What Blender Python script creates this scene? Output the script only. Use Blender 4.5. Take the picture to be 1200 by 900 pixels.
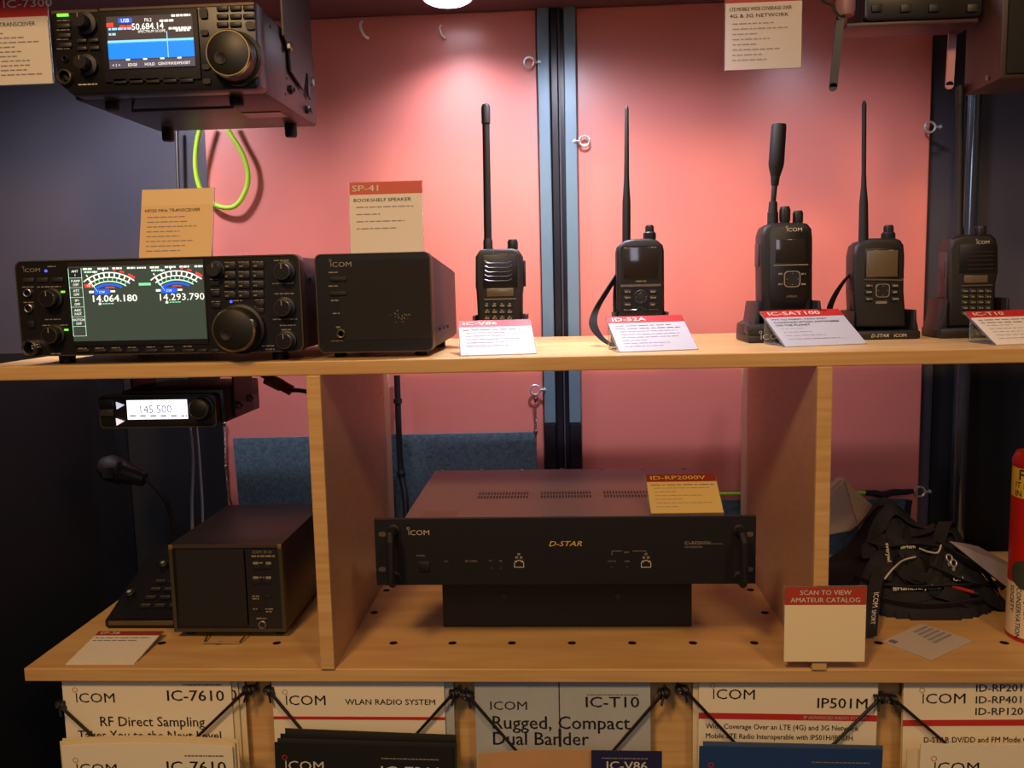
import bpy, bmesh, math, random
from mathutils import Vector, Matrix
for o in list(bpy.data.objects): bpy.data.objects.remove(o)
C = bpy.context.scene.collection
PI = math.pi; R_ = math.radians

# ------------------------------------------------------------------ camera
FPX = 1009.2
CAM = Vector((.0382, -1.0451, .0911))
_p, _y, _r = -.1179, .0554, -.0234
_f = Vector((-math.sin(_y)*math.cos(_p), math.cos(_y)*math.cos(_p), math.sin(_p)))
_x = Vector((math.cos(_y), math.sin(_y), 0)); _u = _x.cross(_f)
CX = math.cos(_r)*_x + math.sin(_r)*_u
CU = -math.sin(_r)*_x + math.cos(_r)*_u
cam = bpy.data.objects.new('camera', bpy.data.cameras.new('camera'))
C.objects.link(cam)
cam.matrix_world = Matrix(((CX.x, CU.x, -_f.x, CAM.x), (CX.y, CU.y, -_f.y, CAM.y), (CX.z, CU.z, -_f.z, CAM.z), (0, 0, 0, 1)))
cam.data.sensor_width = 36; cam.data.lens = FPX*36/1200; cam.data.clip_start = .02
bpy.context.scene.camera = cam

def at(px, py, Y=None, Z=None):
    """pixel of the 1200x900 photograph -> the point of the place at depth Y or height Z"""
    d = _f + CX*((px-600)/FPX) - CU*((py-450)/FPX)
    t = (Y-CAM.y)/d.y if Y is not None else (Z-CAM.z)/d.z
    return CAM + d*t

# ------------------------------------------------------------------ light
vs = bpy.context.scene.view_settings
vs.view_transform = 'Standard'; vs.look = 'None'; vs.exposure = 0.0; vs.gamma = 1.0; vs.use_curve_mapping = False
w = bpy.data.worlds.new('world'); bpy.context.scene.world = w; w.use_nodes = True
w.node_tree.nodes['Background'].inputs[0].default_value = (1.0, .62, .42, 1)
w.node_tree.nodes['Background'].inputs[1].default_value = .035

def lamp(name, typ, loc, target, energy, color, **k):
    l = bpy.data.lights.new(name, typ); l.energy = energy; l.color = color
    for a, b in k.items(): setattr(l, a, b)
    o = bpy.data.objects.new(name, l); C.objects.link(o); o.location = loc
    o.rotation_euler = (Vector(target)-Vector(loc)).to_track_quat('-Z', 'Y').to_euler()
    return o
WARM = (1.0, .62, .29)
lamp('hall_lamp', 'AREA', (-.55, -1.65, 1.35), (0, .0, -.3), 25.0, WARM, shape='DISK', size=.35)
lamp('hall_lamp', 'AREA', (.9, -1.75, 1.45), (.1, .0, -.3), 12.5, WARM, shape='DISK', size=.35)
_m = at(640, 150, Y=.96+2.6)                     # a cool lamp across the hall, glinting in the laminate
lamp('cool_hall_lamp', 'AREA', (_m.x, -2.6, _m.z), (0, .4, .1), 6.5, (.80, .82, 1.0), shape='RECTANGLE', size=.5, size_y=1.0)

PUCKC = (.84, .82, 1.0)
# x, y, watts, aim, label of each puck light in the soffit
PUCKS = [(-.128, .372, 12.0, (-.09, .34, 0), 'round white puck light in view under the soffit, above the left red panel'),
         (.06, .13, 30.0, (.08, .22, 0), 'added unseen puck light in the soffit nearer the front, above the slate post'),  # added out of view to make the bright spot on the red panels
         (.50, .19, 10.0, (.50, .25, 0), 'added unseen puck light in the soffit at right, between the hanging card and radio'),  # added out of view to fill the dark upper right
         (-.68, .20, 24.0, (-.72, .34, 0), 'added unseen puck light in the soffit, left of the hanging radio with blue spectrum')]  # added out of view to put sheen on the dark left panel

# ------------------------------------------------------------------ materials
def lin(c):
    return tuple((v/255/12.92 if v/255 <= .04045 else ((v/255+.055)/1.055)**2.4) for v in c)+(1,)
MATS = {}
def mat(name, rgb=None, rough=.5, metal=0, spec=.5, bump=0, bscale=300, var=0, vscale=20, emit=0, coat=0, trans=0):
    if name in MATS: return MATS[name]
    m = bpy.data.materials.new(name); m.use_nodes = True; nt = m.node_tree; b = nt.nodes['Principled BSDF']
    col = lin(rgb)
    b.inputs['Base Color'].default_value = col; b.inputs['Roughness'].default_value = rough
    b.inputs['Metallic'].default_value = metal; b.inputs['Specular IOR Level'].default_value = spec
    if coat: b.inputs['Coat Weight'].default_value = coat; b.inputs['Coat Roughness'].default_value = .1
    if trans: b.inputs['Transmission Weight'].default_value = trans; b.inputs['IOR'].default_value = 1.3
    if emit:
        b.inputs['Emission Color'].default_value = col; b.inputs['Emission Strength'].default_value = emit
    if var or bump:
        tc = nt.nodes.new('ShaderNodeTexCoord')
    if var:
        n = nt.nodes.new('ShaderNodeTexNoise'); n.inputs['Scale'].default_value = vscale; n.inputs['Detail'].default_value = 4
        nt.links.new(tc.outputs['Object'], n.inputs['Vector'])
        r = nt.nodes.new('ShaderNodeMapRange'); r.inputs[3].default_value = 1-var; r.inputs[4].default_value = 1+var
        nt.links.new(n.outputs['Fac'], r.inputs[0])
        mx = nt.nodes.new('ShaderNodeMix'); mx.data_type = 'RGBA'; mx.blend_type = 'MULTIPLY'; mx.inputs[0].default_value = 1
        mx.inputs[6].default_value = col; nt.links.new(r.outputs[0], mx.inputs[7]); nt.links.new(mx.outputs[2], b.inputs['Base Color'])
    if bump:
        n2 = nt.nodes.new('ShaderNodeTexNoise'); n2.inputs['Scale'].default_value = bscale; n2.inputs['Detail'].default_value = 3
        nt.links.new(tc.outputs['Object'], n2.inputs['Vector'])
        bp = nt.nodes.new('ShaderNodeBump'); bp.inputs['Strength'].default_value = bump; bp.inputs['Distance'].default_value = .001
        nt.links.new(n2.outputs['Fac'], bp.inputs['Height']); nt.links.new(bp.outputs[0], b.inputs['Normal'])
    MATS[name] = m
    return m

def wood(name, c1, c2, rough=.42):
    m = bpy.data.materials.new(name); m.use_nodes = True; nt = m.node_tree; b = nt.nodes['Principled BSDF']
    tc = nt.nodes.new('ShaderNodeTexCoord'); mp = nt.nodes.new('ShaderNodeMapping'); mp.inputs['Scale'].default_value = (1.3, 9, 30)
    nt.links.new(tc.outputs['Object'], mp.inputs[0])
    n = nt.nodes.new('ShaderNodeTexNoise'); n.inputs['Scale'].default_value = 4; n.inputs['Detail'].default_value = 6; n.inputs['Distortion'].default_value = .6
    nt.links.new(mp.outputs[0], n.inputs['Vector'])
    r = nt.nodes.new('ShaderNodeValToRGB'); r.color_ramp.elements[0].position = .3; r.color_ramp.elements[1].position = .7
    r.color_ramp.elements[0].color = lin(c1); r.color_ramp.elements[1].color = lin(c2)
    nt.links.new(n.outputs['Fac'], r.inputs[0]); nt.links.new(r.outputs[0], b.inputs['Base Color'])
    b.inputs['Roughness'].default_value = rough
    MATS[name] = m
    return m

ply = wood('birch_plywood', (196, 150, 92), (216, 176, 116))
ply_side = wood('varnished_divider_ply', (190, 150, 120), (200, 162, 132), .4)
red_lam = mat('red_laminate', (226, 130, 116), .4, spec=.5, var=.03, vscale=3, coat=.8)
red_lam.node_tree.nodes['Principled BSDF'].inputs['Coat Roughness'].default_value = .27
black_wall = mat('black_painted_panel', (78, 75, 84), .34, var=.15, vscale=6, bump=.05, bscale=60)
dark_soffit = mat('dark_soffit_board', (92, 58, 66), .6)
floor_m = mat('dark_floor', (30, 26, 24), .8)
slate = mat('slate_blue_frame', (112, 138, 152), .35, metal=.2, var=.06, vscale=15)
gap_m = mat('black_channel', (24, 22, 30), .3)
gloss_pole = mat('gloss_black_pole', (128, 138, 150), .17, metal=.9)
blk = mat('black_plastic', (26, 24, 25), .5, bump=.15, bscale=900)
blk2 = mat('satin_black_panel', (21, 19, 19), .38)
blk3 = mat('black_rubber', (15, 14, 15), .62)
blkmetal = mat('black_painted_steel', (40, 33, 36), .42, bump=.08, bscale=700)
btn = mat('charcoal_button', (44, 41, 38), .45)
edge_m = mat('grey_bezel_edge', (92, 80, 60), .38, metal=.5)
chrome = mat('bright_zinc', (214, 218, 222), .3, metal=.65)
steel = mat('dull_steel', (150, 145, 138), .35, metal=1)
glass_m = mat('dark_display_glass', (46, 40, 36), .12, coat=.5)
lcd_m = mat('unlit_display', (104, 92, 72), .25)
ink_w = mat('white_print', (215, 208, 192), .6)
ink_g = mat('grey_print', (140, 130, 112), .6)
ink_b = mat('black_print', (28, 26, 28), .6)
ink_lg = mat('faded_print', (120, 112, 108), .6)
dial_rim = mat('bright_dial_rim', (190, 172, 130), .28, metal=1)
dial_face = mat('brushed_dark_dial', (36, 33, 28), .42, metal=.35)
gold = mat('gold_print', (215, 180, 80), .5)
paper_w = mat('white_card', (184, 182, 188), .55)
paper_c = mat('cream_card', (226, 216, 200), .55)
red_hdr = mat('red_card_header', (186, 42, 38), .5)
red_line = mat('red_print', (190, 46, 40), .6)
acryl = mat('clear_acrylic', (236, 240, 240), .05, trans=.9)
carpet_m = mat('blue_grey_carpet', (88, 110, 122), .95, bump=1, bscale=420, var=.75, vscale=190)
lime = mat('lime_cord', (176, 226, 52), .5, bump=.3, bscale=800)
cable_b = mat('black_cable', (22, 20, 21), .5)
cable_g = mat('grey_cable', (150, 150, 155), .5)

# ------------------------------------------------------------------ mesh builder
class MB:
    def __init__(s): s.bm = bmesh.new(); s.mats = []
    def add(s, t, m):
        if m not in s.mats: s.mats.append(m)
        i = s.mats.index(m)
        for f in t.faces: f.material_index = i
        me = bpy.data.meshes.new('t'); t.to_mesh(me); t.free(); s.bm.from_mesh(me); bpy.data.meshes.remove(me)
        return s
    def box(s, x0, x1, y0, y1, z0, z1, m, bev=0, seg=2, M=None):
        t = bmesh.new(); bmesh.ops.create_cube(t, size=1)
        bmesh.ops.scale(t, vec=(abs(x1-x0), abs(y1-y0), abs(z1-z0)), verts=t.verts)
        bmesh.ops.translate(t, vec=((x0+x1)/2, (y0+y1)/2, (z0+z1)/2), verts=t.verts)
        if bev: bmesh.ops.bevel(t, geom=list(t.edges), offset=bev, segments=seg, affect='EDGES', profile=.5)
        if M: bmesh.ops.transform(t, matrix=M, verts=t.verts)
        return s.add(t, m)
    def prism(s, pts, y0, y1, m, bev=0, seg=2, M=None):
        """outline in the x,z plane, extruded from y0 (front) to y1"""
        t = bmesh.new(); v = [t.verts.new((x, y0, z)) for x, z in pts]; f = t.faces.new(v)
        e = bmesh.ops.extrude_face_region(t, geom=[f]); nv = [g for g in e['geom'] if isinstance(g, bmesh.types.BMVert)]
        bmesh.ops.translate(t, vec=(0, y1-y0, 0), verts=nv)
        bmesh.ops.recalc_face_normals(t, faces=t.faces)
        if bev:
            ed = [e for e in t.edges if abs(e.verts[0].co.y-e.verts[1].co.y) < 1e-6]
            bmesh.ops.bevel(t, geom=ed, offset=bev, segments=seg, affect='EDGES', profile=.5)
        if M: bmesh.ops.transform(t, matrix=M, verts=t.verts)
        return s.add(t, m)
    def rrect(s, cx, cz, w_, h, r, y0, y1, m, bev=0, n=5, M=None):
        return s.prism(rr(cx, cz, w_, h, r, n), y0, y1, m, bev, 2, M)
    def ring(s, outer, inner, y0, y1, m):
        t = bmesh.new(); n = len(outer)
        A = [t.verts.new((x, y0, z)) for x, z in outer]; B = [t.verts.new((x, y0, z)) for x, z in inner]
        A2 = [t.verts.new((x, y1, z)) for x, z in outer]; B2 = [t.verts.new((x, y1, z)) for x, z in inner]
        for i in range(n):
            j = (i+1) % n
            t.faces.new((A[i], A[j], B[j], B[i])); t.faces.new((A2[j], A2[i], B2[i], B2[j]))
            t.faces.new((A[j], A[i], A2[i], A2[j])); t.faces.new((B[i], B[j], B2[j], B2[i]))
        bmesh.ops.recalc_face_normals(t, faces=t.faces)
        return s.add(t, m)
    def lathe(s, prof, c, axis, m, n=24, M=None):
        """prof: (radius, distance along axis) from c"""
        t = bmesh.new(); q = Vector((0, 0, 1)).rotation_difference(Vector(axis).normalized()); c = Vector(c); rings = []
        for r, d in prof:
            if r < 1e-6: rings.append([t.verts.new(c+q @ Vector((0, 0, d)))])
            else: rings.append([t.verts.new(c+q @ Vector((r*math.cos(a*2*PI/n), r*math.sin(a*2*PI/n), d))) for a in range(n)])
        for a, b in zip(rings, rings[1:]):
            for i in range(n):
                j = (i+1) % n
                if len(a) == 1 and len(b) == 1: continue
                if len(a) == 1: t.faces.new((a[0], b[i], b[j]))
                elif len(b) == 1: t.faces.new((a[i], a[j], b[0]))
                else: t.faces.new((a[i], a[j], b[j], b[i]))
        for e in (rings[0], rings[-1]):
            if len(e) > 2: t.faces.new(e)
        bmesh.ops.recalc_face_normals(t, faces=t.faces)
        if M: bmesh.ops.transform(t, matrix=M, verts=t.verts)
        return s.add(t, m)
    def tube(s, pts, r, m, n=8, closed=False, smooth=0):
        pts = [Vector(p) for p in pts]
        if smooth: pts = spline(pts, smooth, closed)
        t = bmesh.new(); rings = []; N = len(pts); ref = None
        for i, p in enumerate(pts):
            a = pts[(i-1) % N] if (closed or i) else p; b = pts[(i+1) % N] if (closed or i < N-1) else p
            d = (b-a).normalized()
            if ref is None: ref = d.orthogonal()
            ref = (ref-d*ref.dot(d)).normalized(); k = d.cross(ref)
            rad = r[i*len(r)//N] if isinstance(r, (list, tuple)) else r
            rings.append([t.verts.new(p+(ref*math.cos(j*2*PI/n)+k*math.sin(j*2*PI/n))*rad) for j in range(n)])
        for i in range(N if closed else N-1):
            a, b = rings[i], rings[(i+1) % N]
            for j in range(n): t.faces.new((a[j], a[(j+1) % n], b[(j+1) % n], b[j]))
        if not closed: t.faces.new(rings[0]); t.faces.new(rings[-1])
        bmesh.ops.recalc_face_normals(t, faces=t.faces)
        return s.add(t, m)
    def ribbon(s, pts, side, th, m, smooth=6, closed=False):
        """flat strap; side = half-width vector, or a list of them"""
        pts = [Vector(p) for p in pts]; sd = [Vector(x) for x in side] if isinstance(side, list) else [Vector(side)]*len(pts)
        if smooth: pts = spline(pts, smooth, closed); sd = spline(sd, smooth, closed) if len(sd) > 1 else sd
        t = bmesh.new(); N = len(pts); R = []
        for i, p in enumerate(pts):
            a = pts[(i-1) % N] if (closed or i) else p; b = pts[(i+1) % N] if (closed or i < N-1) else p
            d = (b-a).normalized(); k = sd[min(i, len(sd)-1)]; nn = d.cross(k)
            nn = nn.normalized()*th/2 if nn.length > 1e-9 else Vector((0, 0, th/2))
            R.append([t.verts.new(p+k+nn), t.verts.new(p-k+nn), t.verts.new(p-k-nn), t.verts.new(p+k-nn)])
        for i in range(N if closed else N-1):
            a, b = R[i], R[(i+1) % N]
            for j in range(4): t.faces.new((a[j], a[(j+1) % 4], b[(j+1) % 4], b[j]))
        if not closed: t.faces.new(R[0]); t.faces.new(R[-1])
        bmesh.ops.recalc_face_normals(t, faces=t.faces)
        return s.add(t, m)
    def sphere(s, c, r, m, sc=(1, 1, 1), n=12):
        t = bmesh.new(); bmesh.ops.create_uvsphere(t, u_segments=n, v_segments=max(6, n//2), radius=r)
        bmesh.ops.scale(t, vec=sc, verts=t.verts); bmesh.ops.translate(t, vec=c, verts=t.verts)
        return s.add(t, m)
    def torus(s, c, R_, r, axis, m, a0=0, a1=2*PI, n=24):
        q = Vector((0, 0, 1)).rotation_difference(Vector(axis).normalized())
        full = a1-a0 > 6.28; k = n if full else n+1
        return s.tube([Vector(c)+q @ Vector((R_*math.cos(a0+(a1-a0)*i/n), R_*math.sin(a0+(a1-a0)*i/n), 0)) for i in range(k)], r, m, 8, full)
    def text(s, body, size, x, z, y, m, ax='LEFT', bold=0, sx=1, shear=0, M=None):
        """lettering on the front (-y) face: baseline at z"""
        for k, dx in enumerate((-bold*1.3, 0, bold*1.3) if bold else (0,)):
            t = text_bm(body, 0, ax, shear)
            for v in t.verts: v.co = Vector((x+dx*size+v.co.x*size*sx, y-.00008*k, z+v.co.y*size))
            if M: bmesh.ops.transform(t, matrix=M, verts=t.verts)
            s.add(t, m)
        return s
    def flat(s, x0, x1, z0, z1, y, m, M=None):
        t = bmesh.new(); t.faces.new([t.verts.new(p) for p in ((x0, y, z0), (x1, y, z0), (x1, y, z1), (x0, y, z1))])
        if M: bmesh.ops.transform(t, matrix=M, verts=t.verts)
        return s.add(t, m)
    def dashes(s, x0, x1, z, h, y, m, seed=0, word=.008, M=None):
        """a line of print too small to read"""
        rnd = random.Random(seed); x = x0
        while x < x1-.001:
            l = min(word*rnd.uniform(.4, 1.2), x1-x); s.flat(x, x+l, z, z+h, y, m, M); x += l+word*.18
        return s
    def logo(s, x, z, h, y, m, M=None, ring=None, sx=1.25):
        """round-dotted i followed by COM, capital height h"""
        s.flat(x+h*.16, x+h*.27, z, z+h*.98, y, m, M)
        c = (x+h*.1, z+h*1.32); n = 14; r0, r1 = h*.27, h*.19
        t = bmesh.new()
        A = [t.verts.new((c[0]+r0*math.cos(i*2*PI/n), y, c[1]+r0*math.sin(i*2*PI/n))) for i in range(n)]
        B = [t.verts.new((c[0]+r1*math.cos(i*2*PI/n), y, c[1]+r1*math.sin(i*2*PI/n))) for i in range(n)]
        for i in range(n): t.faces.new((A[i], A[(i+1) % n], B[(i+1) % n], B[i]))
        if M: bmesh.ops.transform(t, matrix=M, verts=t.verts)
        s.add(t, ring or m)
        return s.text('COM', h/.7, x+h*.38, z, y, m, sx=sx, M=M)
    def build(s, name, parent=None, smooth=35, loc=None):
        me = bpy.data.meshes.new(name); s.bm.to_mesh(me); s.bm.free()
        for m in s.mats: me.materials.append(m)
        if smooth:
            me.polygons.foreach_set('use_smooth', [True]*len(me.polygons)); me.set_sharp_from_angle(angle=math.radians(smooth))
        o = bpy.data.objects.new(name, me); C.objects.link(o)
        if parent: o.parent = parent
        if loc: o.location = loc
        return o

def rr(cx, cz, w_, h, r, n=5):
    p = []
    for sx, sz, a in ((1, 1, 0), (-1, 1, 90), (-1, -1, 180), (1, -1, 270)):
        for i in range(n+1):
            b = math.radians(a+90*i/n); p.append((cx+sx*(w_/2-r)+r*math.cos(b), cz+sz*(h/2-r)+r*math.sin(b)))
    return p
def spline(P, k, closed=False):
    N = len(P); out = []
    for i in range(N if closed else N-1):
        p0 = P[(i-1) % N] if closed or i else P[0]; p1 = P[i]; p2 = P[(i+1) % N]; p3 = P[(i+2) % N] if closed or i < N-2 else P[-1]
        for j in range(k):
            t = j/k; out.append(.5*((2*p1)+(p2-p0)*t+(2*p0-5*p1+4*p2-p3)*t*t+(3*p1-p0-3*p2+p3)*t**3))
    if not closed: out.append(P[-1].copy())
    return out
_tc = {}
def text_bm(body, bold, ax, shear):
    k = (body, bold, ax, shear)
    if k not in _tc:
        c = bpy.data.curves.new('t', 'FONT'); c.body = body; c.align_x = ax; c.offset = bold; c.resolution_u = 2; c.shear = shear
        o = bpy.data.objects.new('t', c); C.objects.link(o)
        bpy.context.view_layer.update()
        dg = bpy.context.evaluated_depsgraph_get()
        _tc[k] = bpy.data.meshes.new_from_object(o.evaluated_get(dg)); bpy.data.objects.remove(o); bpy.data.curves.remove(c)
    t = bmesh.new(); t.from_mesh(_tc[k]); return t
def tag(o, label, cat, group=None):
    o['label'] = label; o['category'] = cat
    if group: o['group'] = group
    return o
def thing(name, label, cat, loc, rot=(0, 0, 0), group=None):
    o = bpy.data.objects.new(name, None); C.objects.link(o); o.location = loc; o.rotation_euler = rot; o.empty_display_size = .02
    return tag(o, label, cat, group)
def struct(name, mb, smooth=0):
    o = mb.build(name, None, smooth); o['kind'] = 'structure'; return o
def sheet4(mb, P, th, m):
    """thin slab on four corner points"""
    P = [Vector(p) for p in P]; n = (P[1]-P[0]).cross(P[3]-P[0]).normalized()*th
    t = bmesh.new(); a = [t.verts.new(p) for p in P]; b = [t.verts.new(p+n) for p in P]
    t.faces.new(a); t.faces.new(b[::-1])
    for i in range(4): t.faces.new((a[i], b[i], b[(i+1) % 4], a[(i+1) % 4]))
    bmesh.ops.recalc_face_normals(t, faces=t.faces)
    return mb.add(t, m)

# ------------------------------------------------------------------ the setting
Z2 = -.3987; T = .018; YP = .48; ZC = .549
mb = MB(); mb.box(-1.1, 1.15, .512, .53, -.9, .62, black_wall); struct('wall_back', mb)
mb = MB(); mb.box(-.578, .009, YP, .492, -.6, ZC, red_lam, .002, 1); struct('wall_back_left', mb)
mb = MB(); mb.box(.0765, .669, YP, .492, -.6, ZC, red_lam, .002, 1); struct('wall_back_right', mb)
mb = MB(); mb.box(-1.13, -1.1, -.05, .53, -.9, .62, black_wall); struct('wall_left', mb)
mb = MB(); mb.box(1.15, 1.18, -.05, .53, -.9, .62, black_wall); struct('wall_right', mb)
mb = MB(); mb.box(-1.13, 1.18, .0, .53, ZC, .58, dark_soffit); struct('ceiling', mb)
mb = MB(); mb.box(-1.13, 1.18, -1.6, .53, -.92, -.9, floor_m); struct('floor', mb)
bay_shade_m = mat('bay_shade_black', (17, 16, 20), .6)  # near-black boards added to paint the shade behind the lower bays
mb = MB(); mb.box(-1.1, -.579, .505, .5115, -.9, -.02, bay_shade_m); struct('shade_board_left', mb)
mb = MB(); mb.box(.70, 1.15, .505, .5115, -.9, -.02, bay_shade_m); struct('shade_board_right', mb)
mb = MB(); mb.box(-.80, -.77, .02, .50, -.9, -.019, bay_shade_m); struct('shade_board_side', mb)
# frame post between the two red panels: two slate flanges and a dark channel
mb = MB(); mb.box(.0105, .0305, .468, .4795, -.16, ZC, slate, .0015); mb.box(.0105, .0305, .468, .4795, -.6, -.161, gap_m, .0015); struct('trim_1', mb)
mb = MB(); mb.box(.055, .0755, .468, .4795, -.16, ZC, slate, .0015); mb.box(.055, .0755, .468, .4795, -.6, -.161, gap_m, .0015); struct('trim_2', mb)
mb = MB(); mb.box(.0315, .045, .474, .505, -.6, ZC, gap_m, .002); mb.box(.0455, .0475, .472, .505, -.6, ZC, black_wall); mb.box(.048, .0545, .485, .505, -.6, ZC, gap_m); struct('trim_3', mb)
# glossy pole and flat strip beside it on the right
mb = MB(); c = at(1141, 150, .47)
mb.lathe([(.013, -.9), (.013, ZC)], (c.x, .475, 0), (0, 0, 1), gloss_pole, 32); struct('trim_4', mb, 40)

# ------------------------------------------------------------------ shelf unit
unit = thing('shelf_unit', 'pale plywood shelf unit with two dividers holding the radios', 'shelf', (0, .2, Z2-T))
def boolean_holes(o, cuts):
    cm = MB()
    for x, y in cuts: cm.lathe([(.0058, -.03), (.0058, .03)], (x, y, Z2), (0, 0, 1), blk3, 16)  # hole walls coloured black in place of the shade inside
    co = cm.build('cut', o.parent, 0)
    md = o.modifiers.new('b', 'BOOLEAN'); md.object = co; md.operation = 'DIFFERENCE'; md.solver = 'EXACT'; md.material_mode = 'TRANSFER'
    bpy.context.view_layer.update(); dg = bpy.context.evaluated_depsgraph_get()
    me = bpy.data.meshes.new_from_object(o.evaluated_get(dg)); o.modifiers.clear(); o.data = me; bpy.data.objects.remove(co)
IU = Vector((0, -.2, -(Z2-T)))
mb = MB(); mb.box(-.70, .86, 0, .377, -T, 0, ply, .0015); mb.build('upper_shelf', unit, 0, IU)
mb = MB(); mb.box(-.672, .86, 0, .466, Z2-T, Z2, ply, .0015); lo = mb.build('lower_shelf', unit, 0)
boolean_holes(lo, [(-.196+.0817*k, .08) for k in range(-5, 11) if -.67 < -.196+.0817*k < .8 and k not in (-1, 7)]+[(-.2465, .19+.094*k) for k in range(3)]+[(.333, .186+.094*k) for k in range(3)])
lo.location = IU
XL, XR = -.2745, .3466
mb = MB(); mb.box(XL, XL+T, 0.0005, .425, Z2, -T, ply_side, .001); d = mb.build('divider', unit, 0, IU)
mb = MB(); mb.box(XR, XR+.0185, 0.0005, .425, Z2, -T, ply_side, .001); d = mb.build('divider', unit, 0, IU)
for X in (XL, XR):
    mb = MB(); mb.box(X, X+.018, -.0035, 0, Z2+.0005, -T-.0005, ply, .001); mb.build('edge_strip', unit, 0, IU)
mb = MB(); mb.box(-.622, .86, .034, .046, -.86, Z2-T, ply, .001); mb.build('rack_board', unit, 0, IU)
mb = MB(); mb.box(-.622, .86, -.02, .034, -.735, -.722, ply); mb.box(-.622, .86, -.075, -.02, -.80, -.787, ply); mb.box(-.622, .86, -.02, -.012, -.80, -.735, ply); mb.build('ledge', unit, 0, IU)
for x in (-.60, .82):
    mb = MB(); mb.box(x, x+.02, .05, .45, -.9, Z2-T, blk); mb.build('support', unit, 0, IU)
# ------------------------------------------------------------------ puck lights in the soffit
pc = at(523, -6, Z=ZC-.012)
def puck(x, y, watt, aim, label, size=150):
    pl = thing('puck_light', label, 'light', (x, y, ZC), group='puck lights in the soffit')
    mb = MB(); mb.lathe([(.042, 0), (.042, -.010), (.039, -.0125), (.037, -.0125), (.037, -.006), (0, -.006)], (0, 0, 0), (0, 0, 1), mat('white_housing', (225, 225, 228), .4), 32); mb.build('housing', pl)
    mb = MB(); mb.lathe([(.0365, -.007), (.0365, -.0125), (.030, -.0165), (.018, -.019), (0, -.020)], (0, 0, 0), (0, 0, 1), mat('lit_lens', (240, 238, 255), .4, emit=6), 32); mb.build('lens', pl)
    pk = lamp('puck_lamp', 'SPOT', (x, y, ZC-.0215), aim, watt, PUCKC, spot_size=R_(size), spot_blend=1.0, shadow_soft_size=.03)
    pk.parent = pl; pk.matrix_parent_inverse = Matrix.Translation(-Vector((x, y, ZC)))
for a in PUCKS: puck(*a)

# ------------------------------------------------------------------ helpers for devices
def proj(P):
    d = Vector(P)-CAM; z = d.dot(_f); return 600+FPX*d.dot(CX)/z, 450-FPX*d.dot(CU)/z
class Dev:
    """a device whose front lies at depth Y; px,py = where its base centre shows"""
    def __init__(s, name, label, cat, px, py, Y, group=None, z=None):
        s.Y = Y; s.loc = at(px, py, Y)
        if z is not None: s.loc.z = z
        s.root = thing(name, label, cat, s.loc, group=group)
        s.s = (at(px+10, py, Y)-at(px, py, Y)).length/10
    def l(s, px, py, d=0):
        v = at(px, py, s.Y-d)-s.loc; return v.x, v.z
    def rc(s, mb, px, py, w_, h, d0, d1, m, bev=0, r=0):
        """box on the front: centre and size in pixels, from depth d0 behind to d1 in front"""
        x, z = s.l(px, py, d1); w_ *= s.s; h *= s.s
        if r: mb.rrect(x, z, w_, h, r, -d1, d0, m, bev)
        else: mb.box(x-w_/2, x+w_/2, -d1, d0, z-h/2, z+h/2, m, bev)
    def knob(s, name, px, py, r, d, m=None, cap=None, base=1.25, parent=None, dimple=False, mark=True, face=None):
        x, z = s.l(px, py, d); R_ = r*s.s; m = m or blk; cap = cap or m
        mb = MB()
        mb.lathe([(R_*base, .001), (R_*base, -d*.25), (R_, -d*.3), (R_*.97, -d*.94), (R_*.9, -d*.985), (R_*.85, -d*.985)], (x, 0, z), (0, 1, 0), m, 28)
        mb.lathe([(R_*.985, -d*.93), (R_*.93, -d*1.01), (R_*.89, -d*1.01), (R_*.88, -d*.95)], (x, 0, z), (0, 1, 0), cap, 28)
        mb.lathe([(R_*.9, -d*.99), (R_*.88, -d*1.0), (0, -d*1.0)], (x, 0, z), (0, 1, 0), face or (blk2 if cap != m else m), 28)
        o = mb.build(name, parent or s.root)
        if mark:
            q = MB(); q.box(x-R_*.06, x+R_*.06, -d*1.03, -d*.98, z+R_*.3, z+R_*.9, ink_g); q.build('pointer', o, 0)
        if dimple:
            q = MB(); q.lathe([(R_*.27, -d*.98), (R_*.27, -d*1.04), (R_*.2, -d*1.04), (R_*.14, -d*1.01), (0, -d*1.0)], (x-R_*.32, 0, z-R_*.18), (0, 1, 0), blk3, 20); q.build('finger_dimple', o)
        return o
    def t(s, mb, body, px, py, hpx, m, ax='LEFT', bold=0, sx=1, y=-.0006, shear=0):
        x, z = s.l(px, py); mb.text(body, hpx*s.s/.7, x, z, y, m, ax, bold, sx, shear)
    def da(s, mb, px0, px1, py, hpx, m, y=-.0006, word=6):
        x0, z = s.l(px0, py); mb.dashes(x0, x0+(px1-px0)*s.s, z, hpx*s.s, y, m, int(px0*7+py), word*s.s)
    def jack(s, name, px, py, r, mring, d=.003, hole=.6):
        x, z = s.l(px, py); R_ = r*s.s; mb = MB()
        mb.lathe([(R_, .001), (R_, -d), (R_*.85, -d*1.15), (R_*hole, -d), (R_*hole, 0.0005)], (x, 0, z), (0, 1, 0), mring, 20)
        mb.lathe([(R_*hole, -.0008), (0, -.0008)], (x, 0, z), (0, 1, 0), blk3, 20)
        return mb.build(name, s.root)

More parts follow.
